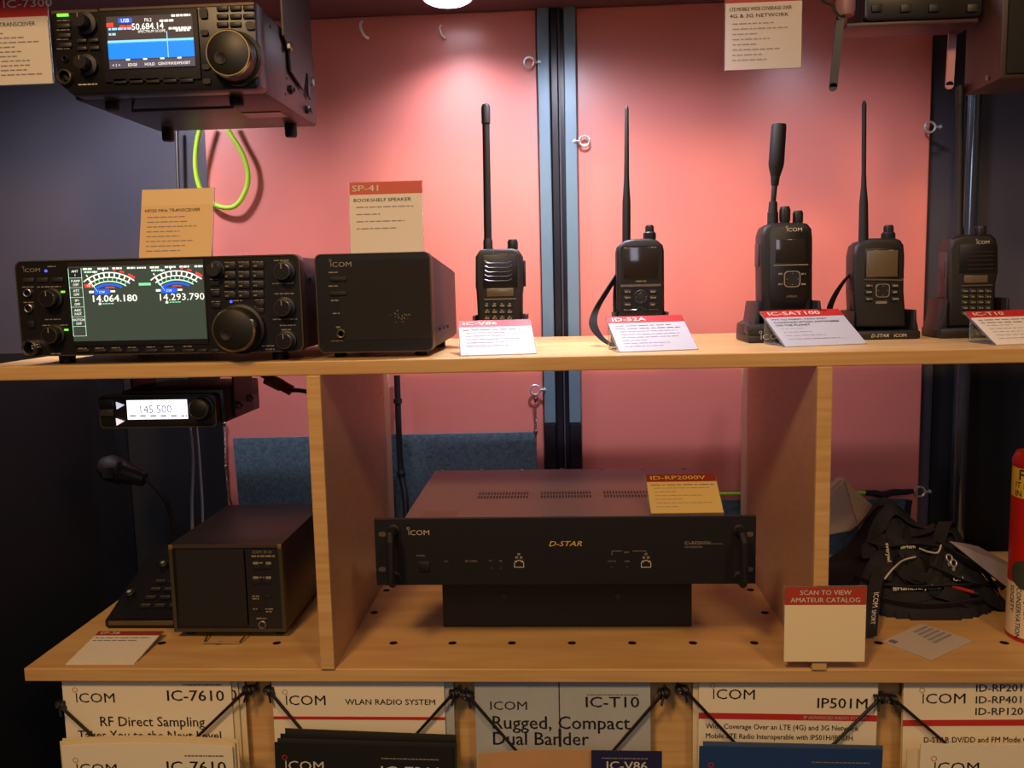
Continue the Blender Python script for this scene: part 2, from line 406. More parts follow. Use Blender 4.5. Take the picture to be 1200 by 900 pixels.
# ------------------------------------------------------------------ tabletop transceiver on the upper shelf, left
D = Dev('tabletop_transceiver', 'wide black tabletop radio with two needle meters glowing on its large screen', 'radio', 188, 418, .006)
x0, z0 = D.l(27, 418); x1, _ = D.l(357, 416); _, z1 = D.l(20, 306); cx, cz, W_, H_ = (x0+x1)/2, (z0+z1)/2, x1-x0, z1-z0
D.root.location.z = 0; D.loc = D.root.location.copy(); dz = 0
def zz(dev):
    dev.loc = dev.root.location.copy()
x0, z0 = D.l(27, 418); _, z1 = D.l(20, 306); cz = (z0+z1)/2
mb = MB(); mb.box(x0+.006, x1-.004, .016, .27, z0+.002, z1-.003, blkmetal, .003); mb.build('case', D.root)
mb = MB(); mb.rrect(cx, cz, W_, H_, .009, 0, .018, blk2, 0); mb.ring(rr(cx, cz, W_, H_, .009), rr(cx, cz, W_-.003, H_-.003, .008), -.0012, .003, edge_m); fp = mb.build('front_panel', D.root)
mb = MB(); sx, sz = D.l(162, 356)
mb.box(sx-.087, sx+.087, -.0016, .002, sz-.052, sz+.053, blk3, .001); mb.build('screen_surround', D.root)
scr_m = mat('lit_grey_green_screen', (58, 70, 62), .2, emit=.75)
em = lambda n, c, e=1.0: mat(n, c, .5, emit=e)
sw, sg, sb, sr, scy = em('screen_white', (235, 245, 240)), em('screen_green', (120, 215, 160)), em('screen_blue', (30, 90, 235)), em('screen_red', (225, 60, 50)), em('screen_mint', (190, 240, 215))
sdark = em('screen_dark', (24, 26, 30), .8)
mb = MB(); sxa, sza = D.l(88, 400); sxb, szb = D.l(238, 309)
mb.box(sxa, sxb, -.0024, 0, sza, szb, scr_m); scr = mb.build('screen', D.root, 0)
mb = MB(); SY = -.0028
def sp(u, v): return sxa+(sxb-sxa)*u, sza+(szb-sza)*(1-v)       # fraction of the screen, from its top left
SW, SH = sxb-sxa, szb-sza
def sf(u0, v0, u1, v1, m, y=None):
    y = SY if y is None else y; a = sp(u0, v1); b = sp(u1, v0); mb.flat(a[0], b[0], a[1], b[1], y, m)
for k, (a, b) in enumerate([('ANT', '1'), ('P.AMP', 'OFF'), ('ATT', 'OFF'), ('IP+', 'OFF'), ('AGC', 'FAST'), ('NOTCH', 'OFF'), ('', '')]):
    v = .02+.13*k
    if k == 0: sf(.004, .01, .095, .14, sdark, SY+.0002)
    for q in ((.0, v+.13-.004, .1, v+.13), (.0, v, .003, v+.13), (.097, v, .1, v+.13)): sf(*q, scy)
    if a:
        p = sp(.05, v+.055); mb.text(a, .0042, p[0], p[1], SY, sw, 'CENTER', .01)
        p = sp(.05, v+.105); mb.text(b, .0042, p[0], p[1], SY, sw, 'CENTER', .01)
for u0, f1 in ((.10, '14.064.180'), (.60, '14.293.790')):
    # curved meter scales
    cu, cv = sp(u0+.2, .585); R0 = SW*.29
    def arc(r0, r1, a0, a1, m, y=SY):
        n = 10; t = bmesh.new(); A = []; B = []
        for i in range(n+1):
            a = math.radians(a0+(a1-a0)*i/n)
            A.append(t.verts.new((cu+r0*math.cos(a), y, cv+r0*.92*math.sin(a)))); B.append(t.verts.new((cu+r1*math.cos(a), y, cv+r1*.92*math.sin(a))))
        for i in range(n): t.faces.new((A[i], A[i+1], B[i+1], B[i]))
        mb.add(t, m)
    arc(R0, R0*1.03, 50, 130, sw); arc(R0*.87, R0*.9, 53, 127, sw); arc(R0*.76, R0*.79, 56, 124, scy); arc(R0*.66, R0*.72, 62, 122, sb); arc(R0*.6, R0*.63, 78, 100, sr)
    for a in range(56, 128, 8): arc(R0*.89, R0*1.0, a, a+2, sw); arc(R0*.78, R0*.88, a+3, a+4.5, sg)
    arc(R0*1.05, R0*1.11, 52, 62, sr); arc(R0*1.06, R0*1.11, 68, 74, sr); arc(R0*1.06, R0*1.12, 80, 83, sr)
    for a in (96, 108, 120): arc(R0*1.06, R0*1.12, a, a+1.5, sw)
    arc(R0*.58, R0*1.02, 121.5, 122.6, sw)
    sf(u0+.085, .305, u0+.20, .375, sb); p = sp(u0+.142, .36); mb.text('CW', .0042, p[0], p[1], SY-.0002, sw, 'CENTER')
    sf(u0+.045, .325, u0+.08, .355, sw); sf(u0+.205, .325, u0+.24, .35, sw)
    p = sp(u0+.055, .475); mb.text(f1, SW*.070, p[0], p[1], SY, sw, 'LEFT', .012 if u0 < .3 else 0, 1.12)
    sf(u0+.11, .485, u0+.13, .515, sw); p = sp(u0+.14, .507); mb.dashes(p[0], p[0]+SW*.09, p[1], .0012, SY, sg, 3, .004)
    for q in ((.0, .02, .075), (.11, .02, .19), (.22, .02, .29), (.33, .025, .39)): p = sp(u0+q[0]+.012, .045); mb.dashes(p[0], p[0]+SW*(q[2]-q[0]), p[1], .0022, SY, sw, int(q[0]*50), .005)
    p = sp(u0+.02, .085); mb.dashes(p[0], p[0]+SW*.1, p[1], .002, SY, scy, 9, .004)
sf(.115, .235, .175, .28, sr); p = sp(.145, .272); mb.text('TX', .0035, p[0], p[1], SY-.0002, sw, 'CENTER')
sf(.52, .235, .61, .27, sg); p = sp(.515, .045); mb.dashes(p[0], p[0]+SW*.07, p[1], .002, SY, sw, 4, .004)
mb.build('screen_graphics', scr, 0)
# soft keys under the screen
for k, px in enumerate([97, 117, 136, 155, 177, 198, 220, 237, 251]):
    mb = MB(); D.rc(mb, px, 411, 14 if k < 7 else 10, 3.4, .001, .0022, btn, .0006); mb.build('soft_key', D.root)
let = MB()
for px in [97, 117, 136, 155, 177, 198, 220]: D.da(let, px-5, px+5, 409-.02*(px-97), 1.2, ink_g)
# left controls
D.jack('phone_jack', 33, 343.5, 5, steel); D.jack('phone_jack', 34.5, 361.5, 5, steel)
D.jack('mic_connector', 40, 407, 9, steel, .011, .72)
mb = MB(); x, z = D.l(40, 407, .01)
for k in range(7): mb.lathe([(.0008, -.002), (.0008, -.009), (0, -.0095)], (x+.0038*math.cos(k*PI/3.5), 0, z+.0038*math.sin(k*PI/3.5)), (0, 1, 0), chrome, 8)
mb.build('connector_pin', D.root)
D.knob('volume_knob', 54, 350, 9.5, .016, blk, edge_m); D.knob('volume_knob', 57, 393, 9.5, .016, blk, edge_m)
led_g = mat('green_led', (120, 230, 60), .4, emit=1.2); led_b = mat('blue_led', (70, 80, 255), .4, emit=2.0)
for px, py in ((73.5, 342), (77.5, 386.5)):
    mb = MB(); D.rc(mb, px, py, 4.5, 2.2, 0, .001, led_g); mb.build('indicator_light', D.root, 0)['label'] = 'green indicator light'
for px, py in ((53.5, 317.5), (270.5, 353.5)):
    mb = MB(); D.rc(mb, px, py, 3, 3, 0, .001, led_b, r=.0014); mb.build('indicator_light', D.root, 0)['label'] = 'blue indicator light'
for px in (33, 49, 67):
    mb = MB(); D.rc(mb, px, 329-.02*px, 13, 5, .001, .002, btn, .0006); mb.build('key', D.root)
mb = MB(); D.rc(mb, 36, 380, 8, 8, .001, .002, blk3, .0006); mb.build('key_slot', D.root)
x, z = D.l(27.5, 319); let.logo(x, z, .0048, -.0006, ink_g, sx=1.3)
D.da(let, 56, 66, 313, 1.2, ink_g); D.da(let, 44, 72, 337, 1.2, ink_g); D.da(let, 50, 80, 382, 1.2, ink_g); D.da(let, 53, 72, 375, 1, ink_g); D.da(let, 26, 40, 337, 1, ink_g); D.da(let, 28, 40, 355, 1, ink_g); D.da(let, 60, 72, 415, 1, ink_g)
D.t(let, 'IC-7610', 212, 306.5, 2.4, ink_g, 'LEFT')
# main dial, right controls
D.knob('main_dial', 273, 387, 25, .03, blk, dial_rim, 1.12, dimple=True, mark=False, face=dial_face)
D.knob('band_knob', 249, 316, 8, .014, blk3, blk3); D.knob('clarifier_knob', 329.5, 318, 9.5, .016, blk, edge_m); D.knob('clarifier_knob', 330, 361, 9.5, .016, blk, edge_m); D.knob('clarifier_knob', 332, 400, 9, .016, blk, edge_m)
for r in range(4):
    for c_ in range(3):
        mb = MB(); D.rc(mb, 269+c_*16.5, 311.5+r*11.5-c_*.3, 13.5, 7.5, .001, .0022, blk, .0008); mb.build('keypad_key', D.root)
        D.da(let, 263+c_*16.5, 275+c_*16.5, 308+r*11.5-c_*.3, 1, ink_g); D.da(let, 265+c_*16.5, 269+c_*16.5, 313+r*11.5-c_*.3, 1.4, ink_g, -.0028, 4)
for px, py in ((251, 332), (252, 344), (253, 358), (304, 356), (304, 364)):
    mb = MB(); D.rc(mb, px, py, 10, 6, .001, .0022, blk, .0008); mb.build('key', D.root)
    D.da(let, px-5, px+5, py-4, 1, ink_g)
for a, b, y in ((321, 340, 306), (319, 344, 333), (322, 344, 345), (320, 348, 375), (328, 346, 382), (330, 341, 387), (307, 322, 406), (311, 322, 410), (273, 284, 353)): D.da(let, a, b, y, 1.2, ink_g)
let.build('lettering', D.root, 0)
for x in (x0+.04, x1-.04):
    for y in (.03, .24): mb = MB(); mb.lathe([(.01, 0), (.01, z0+.003)], (x, y, 0), (0, 0, 1), blk3, 16); mb.build('foot', D.root)
for x, y in ((x1-.0035, .05), (x1-.0035, .09)):
    mb = MB(); mb.lathe([(.003, 0), (.003, .002), (0, .003)], (x, y, z1-.03), (1, 0, 0), blkmetal, 10); mb.build('side_screw', D.root)

# ------------------------------------------------------------------ bookshelf speaker
D = Dev('bookshelf_speaker', 'boxy black tabletop speaker under the card reading bookshelf speaker', 'speaker', 441, 414, .03, z=0); zz(D)
x0, z0 = D.l(374, 414); x1, _ = D.l(508, 413); _, z1 = D.l(369, 298); cx, cz, W_, H_ = (x0+x1)/2, (z0+z1)/2, x1-x0, z1-z0
mb = MB(); t = bmesh.new()                       # case narrows in height towards the back
vs_ = [(x0+.004, .016, z0+.002), (x1-.001, .016, z0+.002), (x1-.001, .016, z1-.002), (x0+.004, .016, z1-.002), (x0+.008, .19, z0+.006), (x1+.008, .19, z0+.008), (x1+.008, .19, z1-.022), (x0+.008, .19, z1-.02)]
v = [t.verts.new(p) for p in vs_]
for f in ((3, 2, 1, 0), (4, 5, 6, 7), (0, 1, 5, 4), (1, 2, 6, 5), (2, 3, 7, 6), (3, 0, 4, 7)): t.faces.new([v[i] for i in f])
bmesh.ops.recalc_face_normals(t, faces=t.faces); bmesh.ops.bevel(t, geom=list(t.edges), offset=.003, segments=2, affect='EDGES'); mb.add(t, blkmetal)
mb.build('case', D.root)
mb = MB(); mb.rrect(cx, cz, W_, H_, .008, 0, .02, blk2, 0); mb.ring(rr(cx, cz, W_, H_, .008), rr(cx, cz, W_-.0026, H_-.0026, .007), -.001, .003, edge_m); mb.build('front_panel', D.root)
gx0, gz0 = D.l(396, 399); gx1, gz1 = D.l(500, 303)
grille_m = mat('black_speaker_cloth', (19, 15, 16), .75, bump=.6, bscale=1500)
mb = MB(); mb.rrect((gx0+gx1)/2+.004, (gz0+gz1)/2, gx1-gx0, gz1-gz0, .004, -.0008, .002, grille_m); g = mb.build('speaker_grille', D.root)
mb = MB(); rnd = random.Random(4)
for k in range(26):
    px, py = 470+rnd.gauss(0, 6), 372+rnd.gauss(0, 4); x, z = D.l(px, py); q = rnd.uniform(.0003, .0009); mb.flat(x-q, x+q, z-q*.7, z+q*.7, -.0011, ink_g)
mb.build('scuff_mark', g, 0)
let = MB(); x, z = D.l(387, 313); let.logo(x, z, .0062, -.0012, mat('pale_logo', (150, 144, 134), .5), sx=1.25)
for a, b, y, h in ((385, 408, 320, 1.3), (385, 408, 336, 1.3), (388, 407, 353, 1.6), (390, 408, 368, 1.3), (394, 404, 384, 1.5), (396, 399, 329, 2), (397, 400, 344.5, 2.2), (388, 402, 400, .7)): D.da(let, a, b, y, h, ink_g)
D.t(let, 'PHONES', 394, 385, 1.8, ink_g)
let.build('lettering', D.root, 0)
for py in (327, 344):
    mb = MB(); D.rc(mb, 396, py, 20, 5, .001, .0022, blk3, .0006); mb.build('push_button', D.root)
D.jack('phone_jack', 400, 391, 5.2, edge_m)
for k in range(3):
    mb = MB(); mb.lathe([(.0022, 0), (.0022, .0022), (0, .003)], (x1+.001+.0075*(.04+.03*k)/.19, .04+.03*k, z0+.026), (1, 0, 0), blk3, 10); mb.build('side_screw', D.root)
for a, b in ((x0+.02, .03), (x1-.02, .03), (x0+.02, .17), (x1-.015, .17)):
    mb = MB(); mb.lathe([(.008, 0), (.008, z0+.008)], (a, b, 0), (0, 0, 1), blk3, 16); mb.build('foot', D.root)

# ------------------------------------------------------------------ transceiver hung at the upper left
D = Dev('hanging_transceiver', 'black radio hung at upper left with a blue spectrum on its screen', 'radio', 188, 104, .02)
x0, z0 = D.l(68, 108); x1, _ = D.l(304, 102); xt, z1 = D.l(62, 12); cx, cz, W_, H_ = (x0+x1)/2, (z0+z1)/2, x1-x0, z1-z0
x0 = cx-W_/2
mb = MB(); mb.box(x0+.003, x1-.002, .03, .262, z0-.004, z1+.002, blkmetal, .004); mb.build('case', D.root)
oct_ = [(x0+.018, z0-.004), (x1-.004, z0-.004), (x1, z0), (x1, z1), (x0, z1), (x0, z0+.012)]
mb = MB(); mb.prism(oct_, 0, .032, blk2, .003); fp = mb.build('front_panel', D.root)
mb = MB(); mb.box(x0+.0005, x0+.058, -.001, .003, z1-.0045, z1-.001, edge_m); mb.box(x0+.061, x1-.001, -.001, .003, z1-.0035, z1-.0005, edge_m); mb.build('top_trim', D.root)
mb = MB(); D.rc(mb, 176, 53, 113, 78, .001, .003, blk3, .001); mb.build('screen_surround', D.root)
mb = MB(); sxa, sza = D.l(131, 82); sxb, szb = D.l(227, 17)
sxa -= .0; mb.box(sxa, sxb, -.0045, 0, sza, szb, em('lit_dark_screen', (52, 44, 48), 1)); scr = mb.build('screen', D.root, 0)
mb = MB(); SY = -.0050; SW, SH = sxb-sxa, szb-sza
sbb, sbl = em('spectrum_blue', (0, 120, 240), 1.1), em('spectrum_light_blue', (130, 200, 250), 1.1)
sf(.0, .5, 1, .82, sbb); sf(0, .46, 1, .52, sbl); sf(0, .84, 1, 1, em('screen_grey', (70, 66, 84)))
sf(.69, .32, .70, .82, sbl, SY-.0001)
sf(.14, .04, .30, .13, sb); p = sp(.22, .12); mb.text('USB', .006, p[0], p[1], SY-.0002, sw, 'CENTER')
sf(0, .12, .08, .2, sr); p = sp(.33, .12); mb.text('FIL2', .0055, p[0]+.012, p[1], SY, sw)
p = sp(.29, .27); mb.text('50.684.14', SW*.1, p[0], p[1], SY, sw, 'LEFT', .01, .95)
p = sp(.36, .33); mb.text('SPECTRUM SCOPE', .0042, p[0], p[1], SY, sw)
for q in ((.76, .05, .98), (.62, .14, .78), (.02, .26, .30), (.72, .29, .98), (.8, .33, .98), (.02, .36, .1)): p = sp(q[0], q[1]); mb.dashes(p[0], p[0]+SW*(q[2]-q[0]), p[1], .0026, SY, sw if q[0] > .3 else sbl, int(q[0]*99), .006)
p = sp(.02, .24); mb.dashes(p[0]+.014, p[0]+SW*.3, p[1], .004, SY, sr, 5, .008)
for u, tx in ((.08, '< 1 >'), (.27, 'EDGE'), (.47, 'HOLD'), (.66, 'CENT/FIX'), (.85, 'EXPD/SET')): p = sp(u+.04, .96); mb.text(tx, .0046, p[0]-.004, p[1], SY-.0002, sw, 'CENTER')
for u in (.2, .4, .6, .8): p = sp(u, .85); mb.dashes(p[0], p[0]+.005, p[1], .0018, SY-.0003, sw, 2, .006)
mb.build('screen_graphics', scr, 0)
mb = MB(); D.rc(mb, 73, 17.5, 13, 3, 0, .0018, led_g); mb.build('indicator_light', D.root, 0)['label'] = 'green indicator light'
for px, py in ((74, 30), (75, 41.5), (76, 52.5)):
    mb = MB(); D.rc(mb, px, py, 15, 5, .001, .003, btn, .001); mb.build('key', D.root)
for px, py in ((95, 47.5), (109, 47), (95.5, 56.5), (110, 56)):
    mb = MB(); D.rc(mb, px, py, 11.5, 4.2, .001, .003, btn, .001); mb.build('key', D.root)
for k, px in enumerate((140, 159, 178.5, 198.5, 218)):
    mb = MB(); D.rc(mb, px, 94.6-.02*(px-140), 16, 6, .001, .003, btn, .001); mb.build('soft_key', D.root)
for r in range(3):
    for c_ in range(3):
        if r == 2 and c_ == 2: continue
        mb = MB(); D.rc(mb, 260+15.5*c_, 9.5+9.5*r-.3*c_, 13, 5.2, .001, .003, btn, .001); mb.build('keypad_key', D.root)
mb = MB(); D.rc(mb, 293, 29.5, 11, 9, .001, .003, btn, r=.004); mb.build('key', D.root)
for px, py in ((238, 15), (239, 38), (241, 78), (242, 95)):
    mb = MB(); D.rc(mb, px, py, 9, 6 if py > 20 else 11, .001, .003, blk, r=.0025); mb.build('key', D.root)
D.knob('volume_knob', 91, 22.5, 8, .02, blk, btn, 1.6); D.knob('volume_knob', 93, 72, 7.5, .02, blk, btn, 1.6)
D.jack('mic_connector', 78, 91, 8.5, edge_m, .006, .75); D.jack('phone_jack', 77, 69, 3.6, blk3)
D.knob('main_dial', 267, 62, 26.5, .032, blk, dial_rim, 1.12, dimple=True, mark=False, face=dial_face)
let = MB()
for py in (25, 36, 47, 58): D.da(let, 67, 82, py, 1, ink_g)
D.da(let, 125, 140, 15.5, 1.6, ink_g); D.da(let, 92, 115, 100, 1.2, ink_w)
let.build('lettering', D.root, 0)
for a in (x0+.03, x1-.035):
    for b in (.05, .235):
        mb = MB(); k = 1 if b > .1 else .45; mb.lathe([(.009, .004), (.009, -.014*k), (.0075, -.017*k), (0, -.017*k)], (a if b > .1 else a+(.012 if a < cx else -.012), b, z0-.006), (0, 0, 1), blk3, 18); mb.build('foot', D.root)
mb = MB(); mb.tube([(x0+.07, .05, z0-.005), (x0+.07, .045, z0-.016), (x1-.05, .045, z0-.016), (x1-.05, .05, z0-.005)], .002, blkmetal); mb.build('bail_stand', D.root)
mb = MB(); mb.box(x1-.075, x1-.02, .14, .175, z0-.0052, z0-.004, mat('label_plate', (150, 110, 110), .4)); mb.build('rating_plate', D.root, 0)
# side bracket with bolts, up to the soffit
mb = MB(); bx = x1+.0005; zt = ZC-D.loc.z-.0005
Ry = Matrix.Rotation(-PI/2, 4, 'Z')
side = [(.10, zt), (.235, zt), (.232, z0+.062), (.222, z0+.05), (.216, z0+.026), (.204, z0+.03), (.206, z0+.06), (.198, z0+.06), (.180, z0+.032), (.125, z0+.045), (.123, z0+.07), (.10, z0+.085)]
t = bmesh.new(); f = t.faces.new([t.verts.new((bx, y, z)) for y, z in side]); e = bmesh.ops.extrude_face_region(t, geom=[f]); bmesh.ops.translate(t, vec=(.0025, 0, 0), verts=[g for g in e['geom'] if isinstance(g, bmesh.types.BMVert)]); bmesh.ops.recalc_face_normals(t, faces=t.faces); mb.add(t, blkmetal)
mb.box(x0, x1+.003, .10, .235, zt-.0025, zt, blkmetal); br = mb.build('mounting_bracket', D.root, 0)
for y, z in ((.118, z0+.075), (.222, z0+.052), (.13, z0+.022), (.205, z0+.01)):
    mb = MB(); mb.lathe([(.006, 0), (.006, .004), (.0035, .006), (.0035, .004), (0, .004)], (bx+(.002 if z > z0+.03 else -.002), y, z), (1, 0, 0), steel if z > z0+.03 else blkmetal, 6 if z > z0+.03 else 14); mb.build('bolt', br if z > z0+.03 else D.root)
for y, z in ((.06, z0+.085), (.11, z0+.012), (.12, z0+.035), (.235, z0+.012), (.2, z0+.03)):
    mb = MB(); mb.lathe([(.0022, -.001), (.0022, .0006), (0, .001)], (x1-.0018, y, z), (1, 0, 0), blk3, 10); mb.build('side_screw', D.root)

# ------------------------------------------------------------------ handheld radios in charging cradles
lens_strip = mat('silver_strip', (170, 150, 128), .25, metal=.8)
side_rub = mat('worn_rubber_side', (58, 44, 50), .5)
def outline(D, pts): return [D.l(x, y) for x, y in pts]
def antenna(D, px0, py0, px1, py1, prof, collar=None):
    """prof: (fraction from base, radius in px)"""
    a = D.l(px0, py0); b = D.l(px1, py1); yb = .014
    A = Vector((a[0], yb, a[1])); B = Vector((b[0], yb, b[1])); L_ = (B-A).length
    mb = MB(); mb.lathe([(0, 0)]+[(r*D.s, f*L_) for f, r in prof]+[(0, L_)], A, B-A, blk3, 18)
    return mb.build('antenna', D.root)
def topknob(D, px, py_top, py_bot, r, name='tuning_knob', y=.014):
    x, zt = D.l(px, py_top); _, zb = D.l(px, py_bot); R_ = r*D.s; mb = MB(); h = zt-zb
    n = 20; prof = [(R_*.8, -.004), (R_, h*.1), (R_, h*.85), (R_*.85, h), (0, h)]
    mb.lathe(prof, (x, y, zb), (0, 0, 1), blk, n)
    for k in range(10):
        a = k*2*PI/10; mb.box(x+R_*math.cos(a)-.0006, x+R_*math.cos(a)+.0006, y+R_*math.sin(a)-.0006, y+R_*math.sin(a)+.0006, zb+h*.12, zb+h*.82, blk3)
    return mb.build(name, D.root)
def cradle(label, cx, yf, w_, dpt, h_base, h_back, iw=None):
    """charging cradle: a base tray with side cheeks that hold the radio"""
    r = thing('charging_cradle', label, 'charger', (cx, yf, 0), group=None)
    mb = MB(); mb.box(-w_/2, w_/2, 0, dpt, 0, h_base, blk, .003); mb.build('base', r)
    iw = iw or w_/2-.0055
    for s in (-1, 1):
        mb = MB(); ow = min(w_/2-.0005, iw+.014); pts = [(s*ow, h_base-.001), (s*(ow*.6+iw*.4), h_base+.014), (s*(iw+.004), h_back), (s*iw, h_back), (s*iw, h_base-.001)]
        mb.prism(pts, .006, dpt-.004, blk, .0015); mb.build('cheek', r)
    mb = MB(); mb.box(-iw, iw, dpt-.009, dpt-.004, h_base-.001, h_back, blk, .001); mb.build('back_wall', r)
    return r
HB = .011
# -- first radio (five-slot grille)
Y = .15
D = Dev('handheld_radio', 'black handheld radio with five bright grille slots and a tall thick whip antenna', 'handheld radio', 585, 393, Y, z=HB+.0005); zz(D)
bot = HB
def body(D, pts, dep, m=blk, bev=.004):
    P = outline(D, pts); zmin = min(p[1] for p in P)
    P = [(x, max(z, .0)) for x, z in P]
    mb = MB(); mb.prism(P, 0, dep, m, bev, 3); return mb.build('body', D.root)
body(D, [(561, 394), (558, 341), (557, 336), (557, 301), (562, 293), (570, 291.5), (600, 291), (607, 293), (612, 300), (613, 336), (612, 345), (612, 394)], .034)
mb = MB(); D.rc(mb, 586, 318, 40, 38, .001, .0018, blk2, .0008); pn = mb.build('grille_panel', D.root)
gl = mat('glossy_slot_edge', (120, 120, 125), .25, metal=.5)
for k in range(5):
    py = 307+5.2*k; mb = MB()
    a = D.l(568, py-.8); b = D.l(572, py+1.4); c = D.l(595, py+1.2); d = D.l(600, py-1.2)
    mb.tube([(q[0], -.0018, q[1]) for q in (a, b, c, d)], .0006, gl, 6); mb.build('grille_slot', pn)
mb = MB(); D.rc(mb, 586, 342.5, 31, 9.5, .001, .0022, lcd_m, .0006); mb.build('display', D.root)
mb = MB(); D.rc(mb, 586, 350.5, 37, 1.8, .001, .002, lens_strip); mb.build('trim_strip', D.root, 0)
let = MB(); x, z = D.l(578, 301); let.logo(x, z, .0042, -.0009, ink_g)
for r in range(4):
    for k in range(4):
        px, py = 571+k*8.8, 358+r*7.4
        mb = MB(); D.rc(mb, px, py, 7.4, 5.6, .001, .0014, blk3, .0006); mb.build('keypad_key', D.root)
        D.da(let, px-2.6, px+2.6, py+1.2, 1.8, ink_g, -.0019, 5); D.da(let, px-1.2, px+1.2, py-1.3, 1.6, ink_g, -.0019, 3)
let.build('lettering', D.root, 0)
antenna(D, 571, 294, 568, 118, [(0, 5.6), (.07, 5.6), (.085, 4.6), (.09, 4.6), (.86, 4.2), (.865, 5.2), (.97, 5.2), (.99, 4)])
topknob(D, 600, 280, 293, 5.6, 'volume_knob')
mb = MB(); a = D.l(613, 305); b = D.l(613, 336); mb.box(a[0]-.001, a[0]+.0025, .008, .026, b[1], a[1], blk3, .001); mb.build('talk_button', D.root)
cx0 = at(587, 393, Y).x
cradle('black charging cradle under the radio with five grille slots', cx0, Y-.016, .079, .06, HB, .046)

# -- second radio (large dark screen, wrist strap)
Y = .16
D = Dev('handheld_radio', 'black handheld radio with large dark screen, its strap looping down to the shelf', 'handheld radio', 751, 396, Y, z=HB+.0005); zz(D)
body(D, [(723, 397), (722.5, 296), (724, 289), (732, 282), (744, 279.5), (762, 279.5), (770, 281), (777, 287), (778.5, 294), (779, 397)], .034, bev=.004)
mb = MB(); a, b = D.l(728, 366); c, d = D.l(774, 287); mb.rrect((a+c)/2, (b+d)/2, c-a, d-b, .004, -.001, .001, blk2); mb.build('face_panel', D.root)
mb = MB(); D.rc(mb, 751, 309, 40, 38, 0, .0018, glass_m, .0005); mb.build('display', D.root)
mb = MB(); D.rc(mb, 751, 334.5, 47, 2.6, 0, .002, lens_strip); mb.build('trim_strip', D.root, 0)
let = MB(); D.t(let, 'ICOM', 733.5, 292, 2.2, ink_g, y=-.002); D.t(let, 'ID-52', 763, 291, 1.8, ink_g, y=-.002); D.da(let, 745, 757, 330.5, 1.6, ink_g, -.0015)
def dpad(D, px, py, r, square=False):
    x, z = D.l(px, py); R_ = r*D.s; mb = MB()
    if square: mb.ring(rr(x, z, R_*2, R_*2, R_*.5), rr(x, z, R_*1.8, R_*1.8, R_*.45), -.0022, .0, ink_g); mb.rrect(x, z, R_*1.8, R_*1.8, R_*.45, -.0018, 0, blk)
    else: mb.lathe([(R_, .0), (R_, -.002), (R_*.9, -.0026), (R_*.55, -.0022), (R_*.5, -.003), (0, -.0032)], (x, 0, z), (0, 1, 0), blk, 24)
    o = mb.build('direction_pad', D.root)
    q = MB()
    for dx, dy in ((0, -.68), (0, .68), (-.68, 0), (.68, 0)): xx, zz_ = x+dx*R_, z-dy*R_; q.flat(xx-.0006, xx+.0006, zz_-.0005, zz_+.0005, -.0031, ink_g)
    q.build('arrow_mark', o, 0)
dpad(D, 751, 348, 8.5)
for py in (342, 349, 357):
    for px in (735.5, 765.5):
        mb = MB(); D.rc(mb, px, py, 9, 5, .0, .0022, blk, .0009); mb.build('key', D.root); D.da(let, px-3.2, px+3.2, py+.8, 1.6, ink_g, -.0028, 6)
mb = MB(); q = [D.l(*p) for p in ((731, 363), (745, 363), (750, 359.5), (755, 362), (758, 363))]; mb.tube([(p[0], -.001, p[1]) for p in q], .0007, steel, 6)
q = [D.l(*p) for p in ((760, 362.8), (771, 362.6))]; mb.tube([(p[0], -.001, p[1]) for p in q], .0007, steel, 6); mb.build('chrome_line', D.root)['label'] = 'bright chrome line under the keys'
let.build('lettering', D.root, 0)
antenna(D, 735, 283, 735.5, 121, [(0, 5), (.3, 4.8), (.42, 3.4), (.5, 3.0), (.97, 2.3), (.99, 1.6)])
topknob(D, 762.5, 263, 273, 4.6); topknob(D, 762.5, 271, 281, 7, 'volume_ring')
mb = MB(); a = D.l(724, 325); S_ = []
for px, py, y in ((723, 322, .02), (712, 340, .012), (699, 362, .004), (695, 379, -.006), (702, 393, -.012), (713, 402.0, -.016), (722, 402.5, -.012), (722, 380, .004), (721, 350, .018), (722.5, 328, .024)):
    p = at(px, py, Y+y)-D.loc; S_.append((p.x, p.y, max(p.z, -HB+.0015)))
mb.ribbon(S_, [Vector(q)*.0062 for q in ((.5, .85, 0), (.75, .6, .2), (.85, .45, .3), (.9, .4, .2), (.6, .8, .1), (.2, .95, .2), (.0, 1, .1), (.5, .85, 0), (.5, .85, 0), (.5, .85, 0))], .0016, blk3, 6); mb.build('wrist_strap', D.root)
cradle('black charging cradle under the radio with the looping wrist strap', at(751, 396, Y).x, Y-.012, .079, .056, HB, .045)

# -- third radio (stubby satellite antenna)
Y = .178
D = Dev('handheld_radio', 'tall handheld radio with a thick jointed satellite antenna and a square direction pad', 'handheld radio', 925, 395, Y, z=HB+.0005); zz(D)
body(D, [(893, 396), (892, 296), (892.5, 276), (896, 266), (904, 261.5), (915, 260.5), (940, 260.5), (947, 262), (952, 268), (953, 280), (952.5, 396)], .042, bev=.005)
mb = MB(); pts = [(903, 361), (901, 345), (901, 275), (906, 266), (944, 266), (948, 274), (949, 345), (943, 361)]; mb.prism(outline(D, pts), -.0015, .001, blk2, .0008); mb.build('face_panel', D.root)
mb = MB(); D.rc(mb, 926.5, 294, 34, 27, 0, .0026, glass_m, .0005); mb.build('display', D.root)
mb = MB(); D.rc(mb, 927, 310.5, 40, 1.2, 0, .0022, ink_g); mb.build('trim_strip', D.root, 0)
dpad(D, 928, 327, 9.5, True)
let = MB(); x, z = D.l(921, 271.5); let.logo(x, z, .0050, -.0024, ink_w, sx=1.2)
